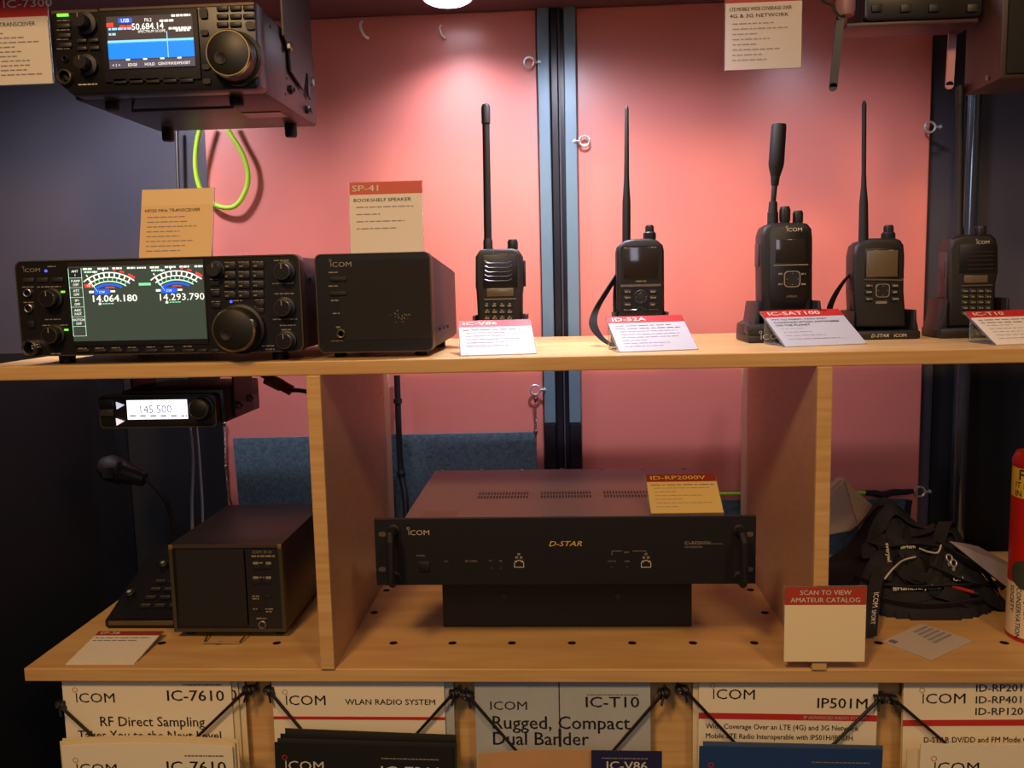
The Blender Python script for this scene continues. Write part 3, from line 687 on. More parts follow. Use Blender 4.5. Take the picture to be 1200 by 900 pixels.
for px in (914, 941):
    for py in (322, 334): D.da(let, px-2.5, px+2.5, py, 2, ink_g, -.0022, 6)
D.t(let, 'iridium', 921, 348.5, 3, ink_g, y=-.002, shear=.2)
let.build('lettering', D.root, 0)
for k in range(4):
    mb = MB(); D.rc(mb, 927, 367+3.2*k, 38, 1.6, .002, .0008, blk3); mb.build('lower_rib', D.root, 0)
a = D.l(909, 262); mb = MB(); yb = .016
def seg(p0, p1, r0, r1):
    A = D.l(*p0); B = D.l(*p1); A = Vector((A[0], yb, A[1])); B = Vector((B[0], yb, B[1])); L_ = (B-A).length
    mb.lathe([(0, 0), (r0*D.s*.9, 0), (r0*D.s, L_*.05), (r1*D.s, L_*.95), (r1*D.s*.9, L_), (0, L_)], A, B-A, blk3, 20)
seg((909, 263), (909, 247), 6.5, 6.2); seg((909, 247), (909.5, 235), 5.4, 4.8); seg((909.5, 236), (911.5, 212), 3.0, 3.4); seg((911.3, 216), (912, 205), 4.4, 5.2); seg((912, 206), (913, 192), 5.4, 8.8); seg((912.9, 193), (916.5, 143), 9.0, 8.6)
mb.build('antenna', D.root)
topknob(D, 923, 241, 260, 6, 'channel_knob'); topknob(D, 938.5, 246, 261, 5.6, 'volume_knob')
mb = MB(); a = D.l(892, 285); b = D.l(892, 312); mb.box(a[0]-.0018, a[0]+.001, .01, .032, b[1], a[1], side_rub, .001); mb.build('talk_button', D.root)
cr = cradle('black charging cradle stamped with white lettering under the satellite radio', at(922, 396, Y).x-.004, Y-.03, .112, .083, HB, .056, .0385)
mb = MB(); mb.box(-.056, .056, 0, .0275, HB-.001, .026, blk, .004); mb.build('front_wall', cr)
for s in (-1, 1): mb = MB(); mb.prism([(s*.056, HB-.001), (s*.055, .024), (s*.048, .028), (s*.0385, .028), (s*.0385, HB-.001)], .0276, .081, blk, .002); mb.build('side_wall', cr)
let = MB(); let.logo(-.040, .005, .0075, -.0008, ink_w); let.build('lettering', cr, 0)

# -- fourth radio
Y = .184
D = Dev('handheld_radio', 'handheld radio fourth from left, brownish screen above six keys, lettered cradle front under it', 'handheld radio', 1032, 383, Y, z=.0125); zz(D)
body(D, [(1002, 384), (1000, 340), (1000.5, 300), (1003, 288), (1009, 283), (1018, 281), (1022, 279), (1050, 279), (1056, 281), (1060, 287), (1061, 300), (1060, 340), (1063, 384)], .036, bev=.0045)
mb = MB(); D.rc(mb, 1034, 309, 40, 36, 0.001, .0012, blk2, .0008); mb.build('screen_surround', D.root)
mb = MB(); D.rc(mb, 1034, 309, 36, 31, 0, .002, lcd_m, .0005); mb.build('display', D.root)
mb = MB(); q = [D.l(*p) for p in ((1013, 327.5), (1046, 328), (1056, 328.2), (1059, 325))]; mb.ribbon([(p[0], -.001, p[1]) for p in q], (0, 0, .0012), .0016, lens_strip, 4); mb.build('trim_strip', D.root)
let = MB(); D.da(let, 1026, 1039, 356, 3, ink_g, -.0008, 14); D.da(let, 1024, 1028, 294.5, 1.2, ink_g, -.002); D.da(let, 1041, 1046, 294, 1.2, ink_g, -.002)
dpad(D, 1034, 340.5, 8, True)
for py in (335, 342.5, 350.5):
    for px in (1018, 1049):
        mb = MB(); D.rc(mb, px, py, 9, 5.6, .0, .0022, blk3, .0009); mb.build('key', D.root); D.da(let, px-3.4, px+3.4, py+.8, 2, ink_g, -.0028, 7)
let.build('lettering', D.root, 0)
antenna(D, 1016, 284, 1017, 115, [(0, 5.8), (.12, 5.4), (.28, 5), (.4, 3.2), (.5, 2.6), (.97, 2.6), (.99, 1.8)])
topknob(D, 1046, 263, 273, 5.2); topknob(D, 1045.5, 271.5, 281, 7.6, 'volume_ring')
mb = MB(); a = D.l(1001, 317); b = D.l(1000, 340); mb.box(a[0]-.0016, a[0]+.001, .008, .028, b[1], a[1], side_rub, .001); mb.build('talk_button', D.root)
mb = MB(); S_ = []
for px, py, y in ((1000, 318, .018), (990, 330, .014), (980, 346, .012), (974, 362, .012), (978, 375, .012), (990, 380, .014), (996, 372, .016), (999, 350, .02), (1000, 326, .022)):
    p = at(px, py, Y+y)-D.loc; S_.append((p.x-.0018, p.y, p.z))
mb.ribbon(S_, [Vector(q)*.006 for q in ((.4, .9, 0), (.75, .55, .3), (.85, .4, .3), (.8, .55, .2), (.3, .95, .1), (.3, .95, .1), (.3, .9, 0), (.3, .9, 0), (.3, .9, 0))], .0016, blk3, 6); mb.build('wrist_strap', D.root)
cr = cradle('low black charging cradle with two white words on its front', at(1033, 390, Y).x, Y-.015, .096, .062, .012, .040, .0395)
let = MB(); let.text('D-STAR', .0065, -.020, .0035, -.0008, ink_w, shear=.25, sx=1.1); let.text('ICOM', .0062, .011, .0035, -.0008, ink_w, sx=1.1); let.build('lettering', cr, 0)

# -- fifth radio, in front of the glossy pole
Y = .184
D = Dev('handheld_radio', 'dark handheld radio standing in front of the glossy pole at right, with numbered keypad', 'handheld radio', 1140, 384, Y, z=.0145); zz(D)
body(D, [(1110, 384), (1112, 340), (1112, 292), (1116, 280), (1124, 277), (1128, 275), (1162, 274), (1168, 279), (1171, 290), (1171, 318), (1168, 332), (1166, 384)], .036, bev=.005)
mb = MB(); D.rc(mb, 1146, 303, 42, 34, .001, .001, blk2, .0008); pn = mb.build('grille_panel', D.root)
for k in range(5):
    mb = MB(); D.rc(mb, 1149, 295+5*k, 30, .8, 0, .0013, side_rub); mb.build('grille_slot', pn, 0)
mb = MB(); D.rc(mb, 1144, 327, 27, 9, .0, .002, lcd_m, .0006); mb.build('display', D.root)
mb = MB(); D.rc(mb, 1145, 334.5, 36, 1.7, .0, .002, lens_strip); mb.build('trim_strip', D.root, 0)
let = MB(); x, z = D.l(1143.5, 286); let.logo(x, z, .0044, -.0014, ink_w, sx=1.1)
for r in range(5):
    for k in range(4):
        px, py = 1131+k*9, 341+r*6.6
        mb = MB(); D.rc(mb, px, py, 7.6, 5, .001, .0016, mat('olive_key', (52, 48, 34), .5), .0007); mb.build('keypad_key', D.root)
        D.da(let, px-2.4, px+2.4, py+.9, 1.5, ink_g, -.0021, 5)
let.build('lettering', D.root, 0)
antenna(D, 1129, 280, 1131, 96, [(0, 5.6), (.06, 5.6), (.075, 4.6), (.86, 4.2), (.865, 5), (.97, 5), (.99, 4)])
topknob(D, 1155, 264, 277, 6.2, 'volume_knob')
mb = MB(); a = D.l(1112, 292); b = D.l(1111, 372); mb.box(a[0]-.001, a[0]+.002, .004, .03, b[1], a[1]-.004, side_rub, .001); mb.build('side_strip', D.root)
mb = MB(); a = D.l(1112, 305); b = D.l(1111, 326); mb.box(a[0]-.0028, a[0], .008, .024, b[1], a[1], side_rub, .001); mb.build('talk_button', D.root)
cr = cradle('rounded black charging cradle under the radio in front of the pole', at(1138, 393, Y).x, Y-.02, .100, .066, .014, .054, .0385)
let = MB(); let.logo(-.004, .004, .0045, -.0008, ink_w); let.build('lettering', cr, 0)

# ------------------------------------------------------------------ information cards
def card(label, P0, P1, lean, hdr, hdr_txt, head, nlines, top=None, L_=None, paper=paper_w, hold='slant', hcol=red_hdr, seed=1, hsize=.5, hx=.05, center=False, lw=None, hdr_ink=None):
    P0, P1 = Vector(P0), Vector(P1); m0 = (P0+P1)/2; W_ = (P1-P0).length; rz = math.atan2(P1.y-P0.y, P1.x-P0.x)
    up = Vector((-math.sin(rz)*math.sin(lean), math.cos(rz)*math.sin(lean), math.cos(lean)))
    if L_ is None:
        lo_, hi = .01, .3
        for _ in range(40):
            q = (lo_+hi)/2
            if proj(m0+up*q)[1] > top: lo_ = q
            else: hi = q
        L_ = lo_
    r = thing('info_card', label, 'card', m0, (-lean, 0, rz))
    h = L_*hdr; x0, x1 = -W_/2, W_/2
    mb = MB(); mb.box(x0, x1, -.0006, .0006, 0.0004, L_-h, paper)
    if hdr: mb.box(x0, x1, -.0006, .0006, L_-h, L_, hcol)
    mb.build('card', r, 0)
    p = MB(); y = -.0009; ink = mat('card_print', (142, 134, 136), .6)
    if hdr_txt:
        for k, tx in enumerate(hdr_txt):
            n = len(hdr_txt); hh = h*hsize/n
            p.text(tx, hh/.72, 0 if center else x0+W_*hx, L_-h*(.5+.5*hsize/n)+ (n-1)*h*.21-k*h*.42 if n > 1 else L_-h*(.5+.5*hsize*.9), y, hdr_ink or ink_w, 'CENTER' if center else 'LEFT', .007, 1.5 if not center else 1.05)
    z = L_-h-L_*.095
    for tx in head:
        if isinstance(tx, str): p.text(tx, L_*.062, x0+W_*.05, z, y, ink_b, 'LEFT', .008, min(1.3, W_*.9/(L_*.062*.62*len(tx))))
        else: p.dashes(x0+W_*.05, x0+W_*tx, z, L_*.022, y, ink_lg, seed, W_*.12)
        z -= L_*.08
    rnd = random.Random(seed)
    step = min(L_*.095, (z-L_*.05)/max(nlines, 1)) if nlines else 0
    for k in range(nlines):
        p.dashes(x0+W_*.09, x0+W_*(.09+rnd.uniform(.3, .8)), z, L_*.014, y, ink, seed+k, W_*.09); z -= step
    p.build('printed_text', r, 0)
    hm = MB(); hm.box(x0-.0012, x1+.0012, .0009, .0026, 0, L_+.001, acryl)
    M = Matrix.Rotation(lean, 4, 'X')
    if hold == 'slant':
        d = L_*math.sin(lean)*.85
        hm.box(x0, x1, .003, d, .0004, .0022, acryl, M=M); hm.box(x0, x1, d-.002, d, .0022, (d-.004)/math.tan(lean) if lean > .1 else .02, acryl, M=M)
    elif hold == 'stand':
        hm.box(x0, x1, .003, .045, .0004, .0022, acryl, M=M)
    elif hold == 'hang':
        top_z = (ZC-m0.z)/math.cos(lean)-.002
        hm.box(-.012, .012, .0009, .0026, L_+.001, top_z, acryl)
    hm.build('acrylic_holder', r, 0)
    return r
a, b = at(540, 417.3, Z=.0004), at(628.5, 414.6, Z=.0004)
card('white card with red header in front of the radio with five grille slots', a, b, R_(58), .2, ['IC-V86'], [.86], 5, top=375.5, seed=11)
a, b = at(726, 413, Z=.0004), at(818, 409.6, Z=.0004)
card('white card with red header in front of the radio with the wrist strap loop', a, b, R_(56), .2, ['ID-52A'], [.8, .9], 6, top=370.5, seed=23)
a, b = at(921, 406.8, Z=.0004), at(1016, 403, Z=.0004)
card('white slanted card with red header in front of the satellite radio', a, b, R_(58), .2, ['IC-SAT100'], ['PTT TO MANY, TWO WAY', 'COMMUNICATION ANYWHERE', 'ON THE PLANET'], 4, top=363.5, seed=31)
a, b = at(1169, 404.5, Z=.0004), at(1264, 401, Z=.0004)
card('slanted cream card cut off by the right edge in front of the pole', a, b, R_(58), .2, ['IC-T10'], [.9, .6], 5, top=364, paper=mat('ivory_card', (228, 214, 196), .55), seed=43)
z = .131-.001
a, b = at(411, 297, Y=.085), at(496, 294, Y=.085); zt = .1275; a.z = b.z = zt
card('upright cream card reading bookshelf speaker on top of the boxy speaker', a, b, R_(6), .165, ['SP-41'], ['BOOKSHELF SPEAKER'], 4, top=213, paper=paper_c, hold='stand', hcol=mat('orange_red_header', (196, 72, 44), .5), seed=52, hsize=.5, hx=.03)
a, b = at(163, 302, Y=.07), at(247, 298, Y=.07); a.z = b.z = .1305
card('tan card standing on top of the wide tabletop radio', a, b, R_(14), .23, None, ['HF/50 MHz TRANSCEIVER'], 8, top=221.5, paper=mat('tan_card', (226, 190, 132), .55), hold='stand', hcol=mat('tan_header', (232, 200, 146), .55), seed=61)
a, b = at(-30, 101, Y=.16), at(62, 98, Y=.16)
card('cream card with red header hanging at the left edge behind the radio with blue spectrum', a, b, 0, .28, ['IC-7300'], ['HF/50MHz TRANSCEIVER'], 10, L_=.125, paper=paper_c, hold='hang', seed=72, hsize=.3, hx=.45)
a, b = at(850, 83, Y=.16), at(938.5, 79.5, Y=.16)
card('grey card with red header hanging at the top right between the radios', a, b, 0, .2, ['IP501M'], ['LTE MOBILE WIDE COVERAGE OVER', '4G & 3G NETWORK'], 8, L_=.107, paper=mat('grey_card', (196, 188, 184), .55), hold='hang', hcol=mat('dark_red_header', (150, 30, 40), .5), seed=83, hsize=.62)
a, b = at(763, 602, Y=.06), at(848, 600, Y=.06)
rep_card = (a, b)
a, b = at(77, 778.5, Z=Z2+.0004), at(157, 778.5, Z=Z2+.0004)
card('card with dark red header lying on the lower shelf at far left', a, b, R_(84), .14, ['SP-38'], [.9, .75], 0, top=740, hold='flat', paper=paper_c, hcol=mat('brown_red_header', (150, 48, 32), .5), seed=91)
a, b = at(918.5, 775.5, Y=-.0068), at(1013, 774.5, Y=-.0068); b.z = a.z
card('upright cream card reading scan to view amateur catalog on the right divider front', a, b, 0, .235, ['SCAN TO VIEW', 'AMATEUR CATALOG'], [], 0, top=688, paper=mat('pale_yellow_card', (246, 226, 180), .55), hold='flat', hcol=mat('brick_red_header', (178, 62, 40), .5), hsize=.54, center=True, seed=99)

# ------------------------------------------------------------------ rack unit in the middle bay
Y = .022
D = Dev('rack_repeater', 'wide black rack unit with two front handles in the middle bay', 'rack unit', 664, 685, Y); 
x0, z0 = D.l(441.5, 685.5); x1, z1 = D.l(886.3, 605); _, zL = D.l(441.5, 607)
z0 = D.l(664, 685)[1]; z1 = D.l(664, 606)[1]
bx0, bx1 = D.l(472, 606)[0], D.l(855, 606)[0]; depth = .29
cx = (x0+x1)/2; bx1 = 2*cx-bx0
case_m = mat('brown_black_steel', (126, 102, 110), .42, bump=.05, bscale=700)
mb = MB(); mb.box(bx0, bx1, .004, depth, z0+.004, z1-.002, case_m, .001); cs = mb.build('case', D.root, 0)
mb = MB(); mb.box(x0, x1, 0, .004, z0, z1, mat('matt_black_front', (24, 19, 18), .5), .0006); fp = mb.build('front_panel', D.root, 0)
for g in range(3):
    mb = MB()
    for r in range(2):
        for k in range(17):
            xx = bx0+.086+g*.0885+k*.00425; yy = .105+r*.021
            t = bmesh.new(); t.faces.new([t.verts.new(p) for p in ((xx, yy, z1-.0018), (xx+.0024, yy, z1-.0018), (xx+.0024+.0005, yy+.015, z1-.0018), (xx+.0005, yy+.015, z1-.0018))]); mb.add(t, blk3)
    mb.build('vent_slots', cs, 0)
mb = MB(); mb.box(bx0+.022, bx0+.067, .008, .04, z1-.002, z1-.0016, mat('paper_label', (130, 96, 104), .5)); mb.dashes(bx0+.026, bx0+.06, 0, .004, 0, ink_lg, 1, .01, Matrix.Translation((0, .018, z1-.0014)) @ Matrix.Rotation(-PI/2, 4, 'X')); mb.build('paper_label', cs, 0)
for k in range(7):
    mb = MB(); mb.lathe([(.003, 0), (.003, .0015), (0, .0025)], (bx0+.012+k*(bx1-bx0-.024)/6, depth-.006, z1-.002), (0, 0, 1), steel, 10); mb.build('lid_screw', cs)
for px in (462, 866):
    x, zt = D.l(px, 621); _, zb = D.l(px, 676); mb = MB()
    mb.tube([(x, 0, zt), (x, -.026, zt), (x, -.032, zt-.006), (x, -.032, zb+.006), (x, -.026, zb), (x, 0, zb)], .0052, blk3, 12)
    for z in (zt, zb): mb.lathe([(.008, 0), (.008, -.003), (.006, -.004)], (x, 0, z), (0, 1, 0), blk3, 16)
    mb.build('front_handle', D.root)
for px in (448, 878.5):
    for py in (626, 667):
        x, z = D.l(px, py); mb = MB(); mb.rrect(x, z, .0095, .006, .0029, -.0006, 0, mat('slot_brown', (92, 74, 66), .6)); mb.build('rack_slot', D.root, 0)
let = MB(); x, z = D.l(478, 627); let.logo(x, z, .0066, -.0006, mat('beige_logo', (196, 176, 150), .5), sx=1.2)
D.t(let, 'D-STAR', 642.5, 640, 6.2, gold, 'LEFT', .007, 1.3, shear=.28)
D.t(let, 'POWER', 488, 652, 2, ink_g); D.t(let, 'ID-RP2000V', 802, 638, 4, ink_g, sx=1.05); D.t(let, 'VHF REPEATER', 802, 642, 2.2, ink_g); D.da(let, 802, 846, 637.6, .5, ink_g, word=60)
D.t(let, 'DC', 521, 658.5, 2, ink_g); D.t(let, 'SD CARD', 545, 658.5, 2.4, ink_g); D.t(let, 'TX', 573, 658, 2, ink_g); D.t(let, 'RX', 585, 658, 2, ink_g); D.t(let, 'STATUS', 712, 658.5, 2, ink_g); D.t(let, 'LINK', 732, 658.5, 2, ink_g)
D.da(let, 717, 729, 646, .6, ink_g, word=60); D.da(let, 741, 757, 646, .6, ink_g, word=60); D.t(let, 'LAN', 731, 648, 2.2, ink_g)
for px in (717, 757): x, z = D.l(px, 646); let.flat(x-.0003, x+.0003, z-.005, z, -.0006, ink_g)
for px in (608, 757):
    for dx, dy in ((0, -2.2), (-2.6, 1.6), (2.6, 1.6)): x, z = D.l(px+dx, 651.5+dy); let.flat(x-.0017, x+.0017, z-.0014, z+.0014, -.0006, ink_g)
let.build('lettering', D.root, 0)
for px in (608.3, 757):
    x, z = D.l(px, 660.5); w_, h = .0064, .0048; mb = MB()
    pf = mat('pale_port_frame', (206, 190, 162), .5); mb.ring([(x-w_, z-h), (x+w_, z-h), (x+w_, z+h), (x-w_, z+h)], [(x-w_*.86, z-h*.84), (x+w_*.86, z-h*.84), (x+w_*.86, z+h*.84), (x-w_*.86, z+h*.84)], -.0012, 0, pf)
    mb.box(x-w_*.86, x+w_*.86, -.0004, 0, z-h*.84, z+h*.84, blk3); mb.box(x-w_, x-w_*.4, -.0012, -.0004, z+h*.45, z+h, pf); mb.box(x+w_*.4, x+w_, -.0012, -.0004, z+h*.45, z+h, pf); mb.build('network_port', D.root, 0)
mb = MB(); D.rc(mb, 497, 664, 20, 15, .001, .0006, blk3); D.rc(mb, 497, 664, 14, 12, 0, .003, blk, .001); mb.build('power_switch', D.root)
mb = MB(); D.rc(mb, 524, 664, 9, 4, 0, .0008, blk3); mb.build('data_port', D.root, 0)
mb = MB(); D.rc(mb, 551, 666, 23, 2.6, 0, .0008, blk3); mb.build('memory_card_slot', D.root, 0)
for px, py in ((576, 666), (587, 666), (717, 665), (735, 665)):
    mb = MB(); D.rc(mb, px, py, 3, 3, 0, .0008, side_rub, r=.0014); mb.build('indicator_light', D.root, 0)
rep = D
# the black box it stands on
a, b = at(519.5, 735.5, Z=Z2+.0004), at(811, 735, Z=Z2+.0004); yb = .1335
zt = rep.loc.z+z0+.0035
r = thing('black_box', 'plain black box that carries the wide rack unit', 'box', ((a.x+b.x)/2, yb, Z2))
w_ = (b.x-a.x)
mb = MB(); mb.box(-w_/2, w_/2, 0, .17, .0004, zt-Z2-.0005, mat('matt_black_box', (26, 20, 18), .5), .0015); mb.build('case', r, 0)
for px in (591, 724):
    x = at(px, 698, yb); mb = MB(); mb.lathe([(.0045, 0), (.0045, -.001), (0, -.002)], (x.x-r.location.x, 0, x.z-Z2), (0, 1, 0), side_rub, 12); mb.build('screw', r)
z = rep.loc.z+z1
a, b = at(763, 602, Z=z), at(848, 601, Z=z)
card('yellowish card with brown header lying slanted on the lid of the rack unit', a, b, R_(58), .2, ['ID-RP2000V'], [.95], 6, top=556, paper=mat('yellow_card', (214, 184, 110), .55), hcol=mat('brown_header', (130, 44, 30), .5), seed=15, hdr_ink=gold)

# ------------------------------------------------------------------ screw eyes, hooks, cords and chain on the back panels
def eye(label, px, py, side, Y=YP, post=True):
    c = at(px, py, Y-.013); r = thing('screw_eye', label, 'hook', c, group=None)
    mb = MB(); mb.torus((0, 0, 0), .0085, .0019, (0, 1, 0), chrome, n=20); mb.tube([(side*.0085, 0, 0), (side*.0185, 0, 0)], .002, chrome); mb.lathe([(.0042, 0), (.0042, .0015)], (side*.0155, 0, 0), (side, 0, 0), chrome, 6)
    mb.tube([(side*.0185, 0, 0), (side*.0185, .0035, 0)], .002, chrome); mb.build('ring', r)
eye('screw eye high on the left side of the slate post', 620, 73, 1)
eye('screw eye on the right side of the slate post above the shelf', 685, 165, -1)
eye('screw eye just under the upper shelf holding the bead chain', 627, 457, 1)
eye('screw eye on the right edge of the right red panel above the shelf', 1090, 149, 1)
eye('screw eye at the end of the black and lime cord at lower right', 1078, 576, 1)
for px, py, l in ((428, 37, 'open white hook screwed into the left red panel, left of the puck light'), (519, 39, 'small pale hook on the red panel right under the puck light')):
    c = at(px, py, YP); r = thing('wall_hook', l, 'hook', c); mb = MB()
    k = 1.1 if px < 500 else .8
    mb.tube([(.004*k, 0, -.010*k), (.004*k, -.008, -.011*k), (0, -.013, -.008*k), (-.004*k, -.015, .002*k), (-.004*k, -.012, .010*k), (-.002*k, -.009, .013*k)], .0022*k, mat('white_enamel', (240, 238, 240), .3), 8, smooth=4); mb.build('hook', r)

def tagmesh(mb, name, label, cat, smooth=60, group=None):
    """one-mesh thing with its origin at the foot of its own bounds"""
    o = mb.build(name, None, smooth); cs = [v.co for v in o.data.vertices]
    m = Vector(((min(c.x for c in cs)+max(c.x for c in cs))/2, (min(c.y for c in cs)+max(c.y for c in cs))/2, min(c.z for c in cs)))
    o.data.transform(Matrix.Translation(-m)); o.location = m
    return tag(o, label, cat, group)
def bead_chain(label, pix, Y):
    P = [at(x, y, Y) for x, y in pix]; mb = MB(); L_ = sum((b-a).length for a, b in zip(P, P[1:])); n = int(L_/.0042)
    def along(d):
        for a, b in zip(P, P[1:]):
            q = (b-a).length
            if d <= q: return a+(b-a)*(d/q)
            d -= q
        return P[-1]
    for k in range(n): mb.sphere(along(k*.0042), .0019, steel, n=8)
    mb.tube(P, .0007, steel, 5)
    for k in (0, n//2, n-1): mb.sphere(along(k*.0042), .0034, steel, (1, 1, 1.4), 8)
    return tagmesh(mb, 'bead_chain', label, 'chain')
bead_chain('bead chain hanging from the screw eye by the slate post', [(627.5, 468), (628, 505), (628, 549)], YP-.0145)
bead_chain('bead chain hanging beside the carpet board at left, below the small lit radio', [(263, 497), (264, 540), (267, 580), (271, 590), (270, 600)], YP-.005)

mb = MB(); P = [at(x, y, y_) for x, y, y_ in ((238, 140, .45), (231, 165, .45), (229, 195, .455), (235, 222, .46), (250, 239, .462), (272, 243, .462), (286, 228, .462), (291, 205, .46), (284, 180, .455), (269, 155, .45), (262, 140, .45))]
mb.tube(P, .0042, lime, 10, smooth=6); tagmesh(mb, 'lime_cord', 'lime green cord looping down behind the hanging radio at upper left', 'cord')
r = thing('bungee_cord', 'lime cord with a black sleeve stretched to the right screw eye near the lanyard heap', 'cord', at(950, 579, .462))
o0 = r.location
mb = MB(); mb.tube([at(700, 580, .462)-o0, at(860, 578.5, .462)-o0, at(1018, 577.5, .462)-o0], .0028, lime, 8); mb.build('elastic', r)
mb = MB(); mb.tube([at(x, y, .462)-o0 for x, y in ((1014, 577.5), (1025, 578), (1035, 580), (1046, 577), (1060, 576.5), (1070, 575.5))], [.0048, .006, .0065, .0058, .005, .0044], cable_b, 10, smooth=3); mb.build('sleeve', r)
mb = MB(); mb.tube([at(x, y, .455) for x, y in ((1066, 586), (1064, 600), (1063, 630), (1062, 680))], .005, cable_b, 8, smooth=4); tagmesh(mb, 'dangling_rope', 'black rope hanging from the right screw eye down behind the lanyard heap', 'rope')
mb = MB(); P = [at(x, y, y_) for x, y, y_ in ((461, 440, .462), (462.5, 470, .46), (464, 520, .458), (470, 555, .452), (475, 585, .43), (476, 625, .41))]
P = [Vector((max(p.x, XL+T+.007), p.y, p.z)) for p in P]
mb.tube(P, .0055, cable_b, 10, smooth=5)
for k in (1, 3): mb.lathe([(.0075, -.004), (.0075, .004)], P[k], P[k+1]-P[k], blk3, 12)
tagmesh(mb, 'black_cable', 'black cable running down the back edge of the left divider', 'cable')

# carpet covered boards leaning on the back panels
cpl = [at(274, 513, .471), at(628, 505.5, .471)]
mb = MB(); zb = Z2+.0008
sheet4(mb, [(cpl[0].x+.012, .452, zb), (cpl[1].x+.004, .452, zb), (cpl[1].x, .466, cpl[1].z), (cpl[0].x, .466, cpl[0].z)], -.006, carpet_m)
tagmesh(mb, 'carpet_board', 'blue grey carpeted board behind the rack unit, left of the slate post', 'carpet', 0)
a, b = at(860, 584, .471), at(1062, 584, .471)
mb = MB(); sheet4(mb, [(.10, .452, zb), (b.x, .452, zb), (b.x, .466, b.z), (.10, .466, a.z)], -.006, carpet_m)
tagmesh(mb, 'carpet_board', 'blue grey carpeted board behind the right divider, under the lime cord', 'carpet', 0)
# twin grey cables down the left panel
for k, (label, pts) in enumerate((('grey cable, left one of the pair below the small lit radio', ((222, 498), (226, 530), (226, 560), (225, 590), (226, 640))), ('grey cable, right one of the pair below the small lit radio', ((230, 498), (233, 530), (235, 560), (237, 590), (238, 640))))):
    mb = MB(); mb.tube([at(x, y, .40) for x, y in pts], .0030-.0006*k, cable_g, 8, smooth=4); tagmesh(mb, 'grey_cable', label, 'cable')
mb = MB(); P = [at(207, 150, .49), at(208, 190, .49), at(212, 300, .49), at(217, 440, .49), at(218, 462, .49)]; mb.tube(P, .0032, steel, 8); tagmesh(mb, 'metal_rod', 'thin steel rod on the dark panel behind the tan card', 'rod')

# ------------------------------------------------------------------ small lit radio under the upper shelf
D = Dev('mobile_radio', 'small black mobile radio with a glowing white display under the upper shelf', 'radio', 186, 500, .06)
x0, z1 = D.l(115, 464); x1, _ = D.l(252, 463); _, z0 = D.l(115, 502)
mb = MB(); bx0, _ = D.l(135, 470); bx1, _ = D.l(256, 470); mb.box(bx0, bx1, .018, .155, z0+.002, z1+.004, blkmetal, .002); mb.build('case', D.root)
mb = MB(); mb.rrect((x0+x1)/2, (z0+z1)/2, x1-x0, z1-z0, .006, 0, .02, blk2, .002); mb.ring(rr((x0+x1)/2, (z0+z1)/2, x1-x0, z1-z0, .006), rr((x0+x1)/2, (z0+z1)/2, x1-x0-.002, z1-z0-.002, .005), -.0006, .001, edge_m); mb.build('front_panel', D.root)
mb = MB(); dx, dz_ = D.l(184, 480); D.rc(mb, 184, 480, 70, 22, 0, .0015, em('glowing_white_display', (246, 246, 255), 1.6)); dsp = mb.build('display', D.root, 0)
mb = MB(); q = mat('display_segment', (110, 108, 150), .5, emit=.6); D.t(mb, '145.500', 163, 484, 9, q, y=-.0019, sx=.95)
for k in range(6): D.da(mb, 153+k*12, 160+k*12, 488, 1.8, q, -.0019, 8)
mb.build('display_digits', dsp, 0)
D.knob('tuning_dial', 232, 479.5, 11.5, .018, blk, edge_m, 1.15, mark=False)
for py in (475, 494):
    mb = MB(); a = [D.l(*p) for p in ((136.5, py-4), (146, py-.5), (137.5, py+4.5))]; mb.prism(a, -.002, 0, em('lit_arrow', (225, 220, 240), .8)); mb.build('lit_arrow_key', D.root, 0)
for py in (472, 484):
    mb = MB(); D.rc(mb, 124, py, 17, 8, 0, .003, btn, .001); mb.build('key', D.root)
mb = MB(); mb.box(bx1+.0005, bx1+.003, .05, .12, z0+.006, -D.loc.z-T-.001, blkmetal); mb.box(bx0-.003, bx0-.0005, .05, .12, z0+.006, -D.loc.z-T-.001, blkmetal); mb.box(bx0-.003, bx1+.003, .05, .12, -D.loc.z-T-.003, -D.loc.z-T-.0005, blkmetal); br = mb.build('mounting_bracket', D.root, 0)
for y, z in ((.062, z0+.02), (.105, z0+.024)):
    mb = MB(); mb.lathe([(.005, 0), (.005, .004), (.003, .005), (.003, .003), (0, .003)], (bx1+.003, y, z), (1, 0, 0), steel, 6); mb.build('bolt', br)
# connector poking out under the shelf
r = thing('plug_connector', 'grey and red plug on a lead hanging under the upper shelf left of the divider', 'plug', at(338, 452, .30)); o0 = r.location
mb = MB(); mb.tube([at(312, 443, .3)-o0, at(330, 452, .3)-o0], .010, mat('grey_plug', (130, 110, 96), .5), 10); mb.build('shell', r)
mb = MB(); mb.tube([at(329, 451, .3)-o0, at(342, 458, .3)-o0], .0085, mat('dark_red_plug', (120, 36, 28), .5), 10); mb.build('collar', r)
mb = MB(); mb.tube([at(341, 457.5, .3)-o0, at(350, 457.5, .3)-o0, at(366, 460, .31)-o0, at(374, 462, .32)-o0], .0035, cable_b, 8, smooth=4); mb.build('lead', r)
mb = MB(); mb.tube([at(x, y, .3) for x, y in ((300, 436.5), (305, 439), (312, 443))], .003, cable_b, 8); o = mb.build('lead', r); o.location = -o0
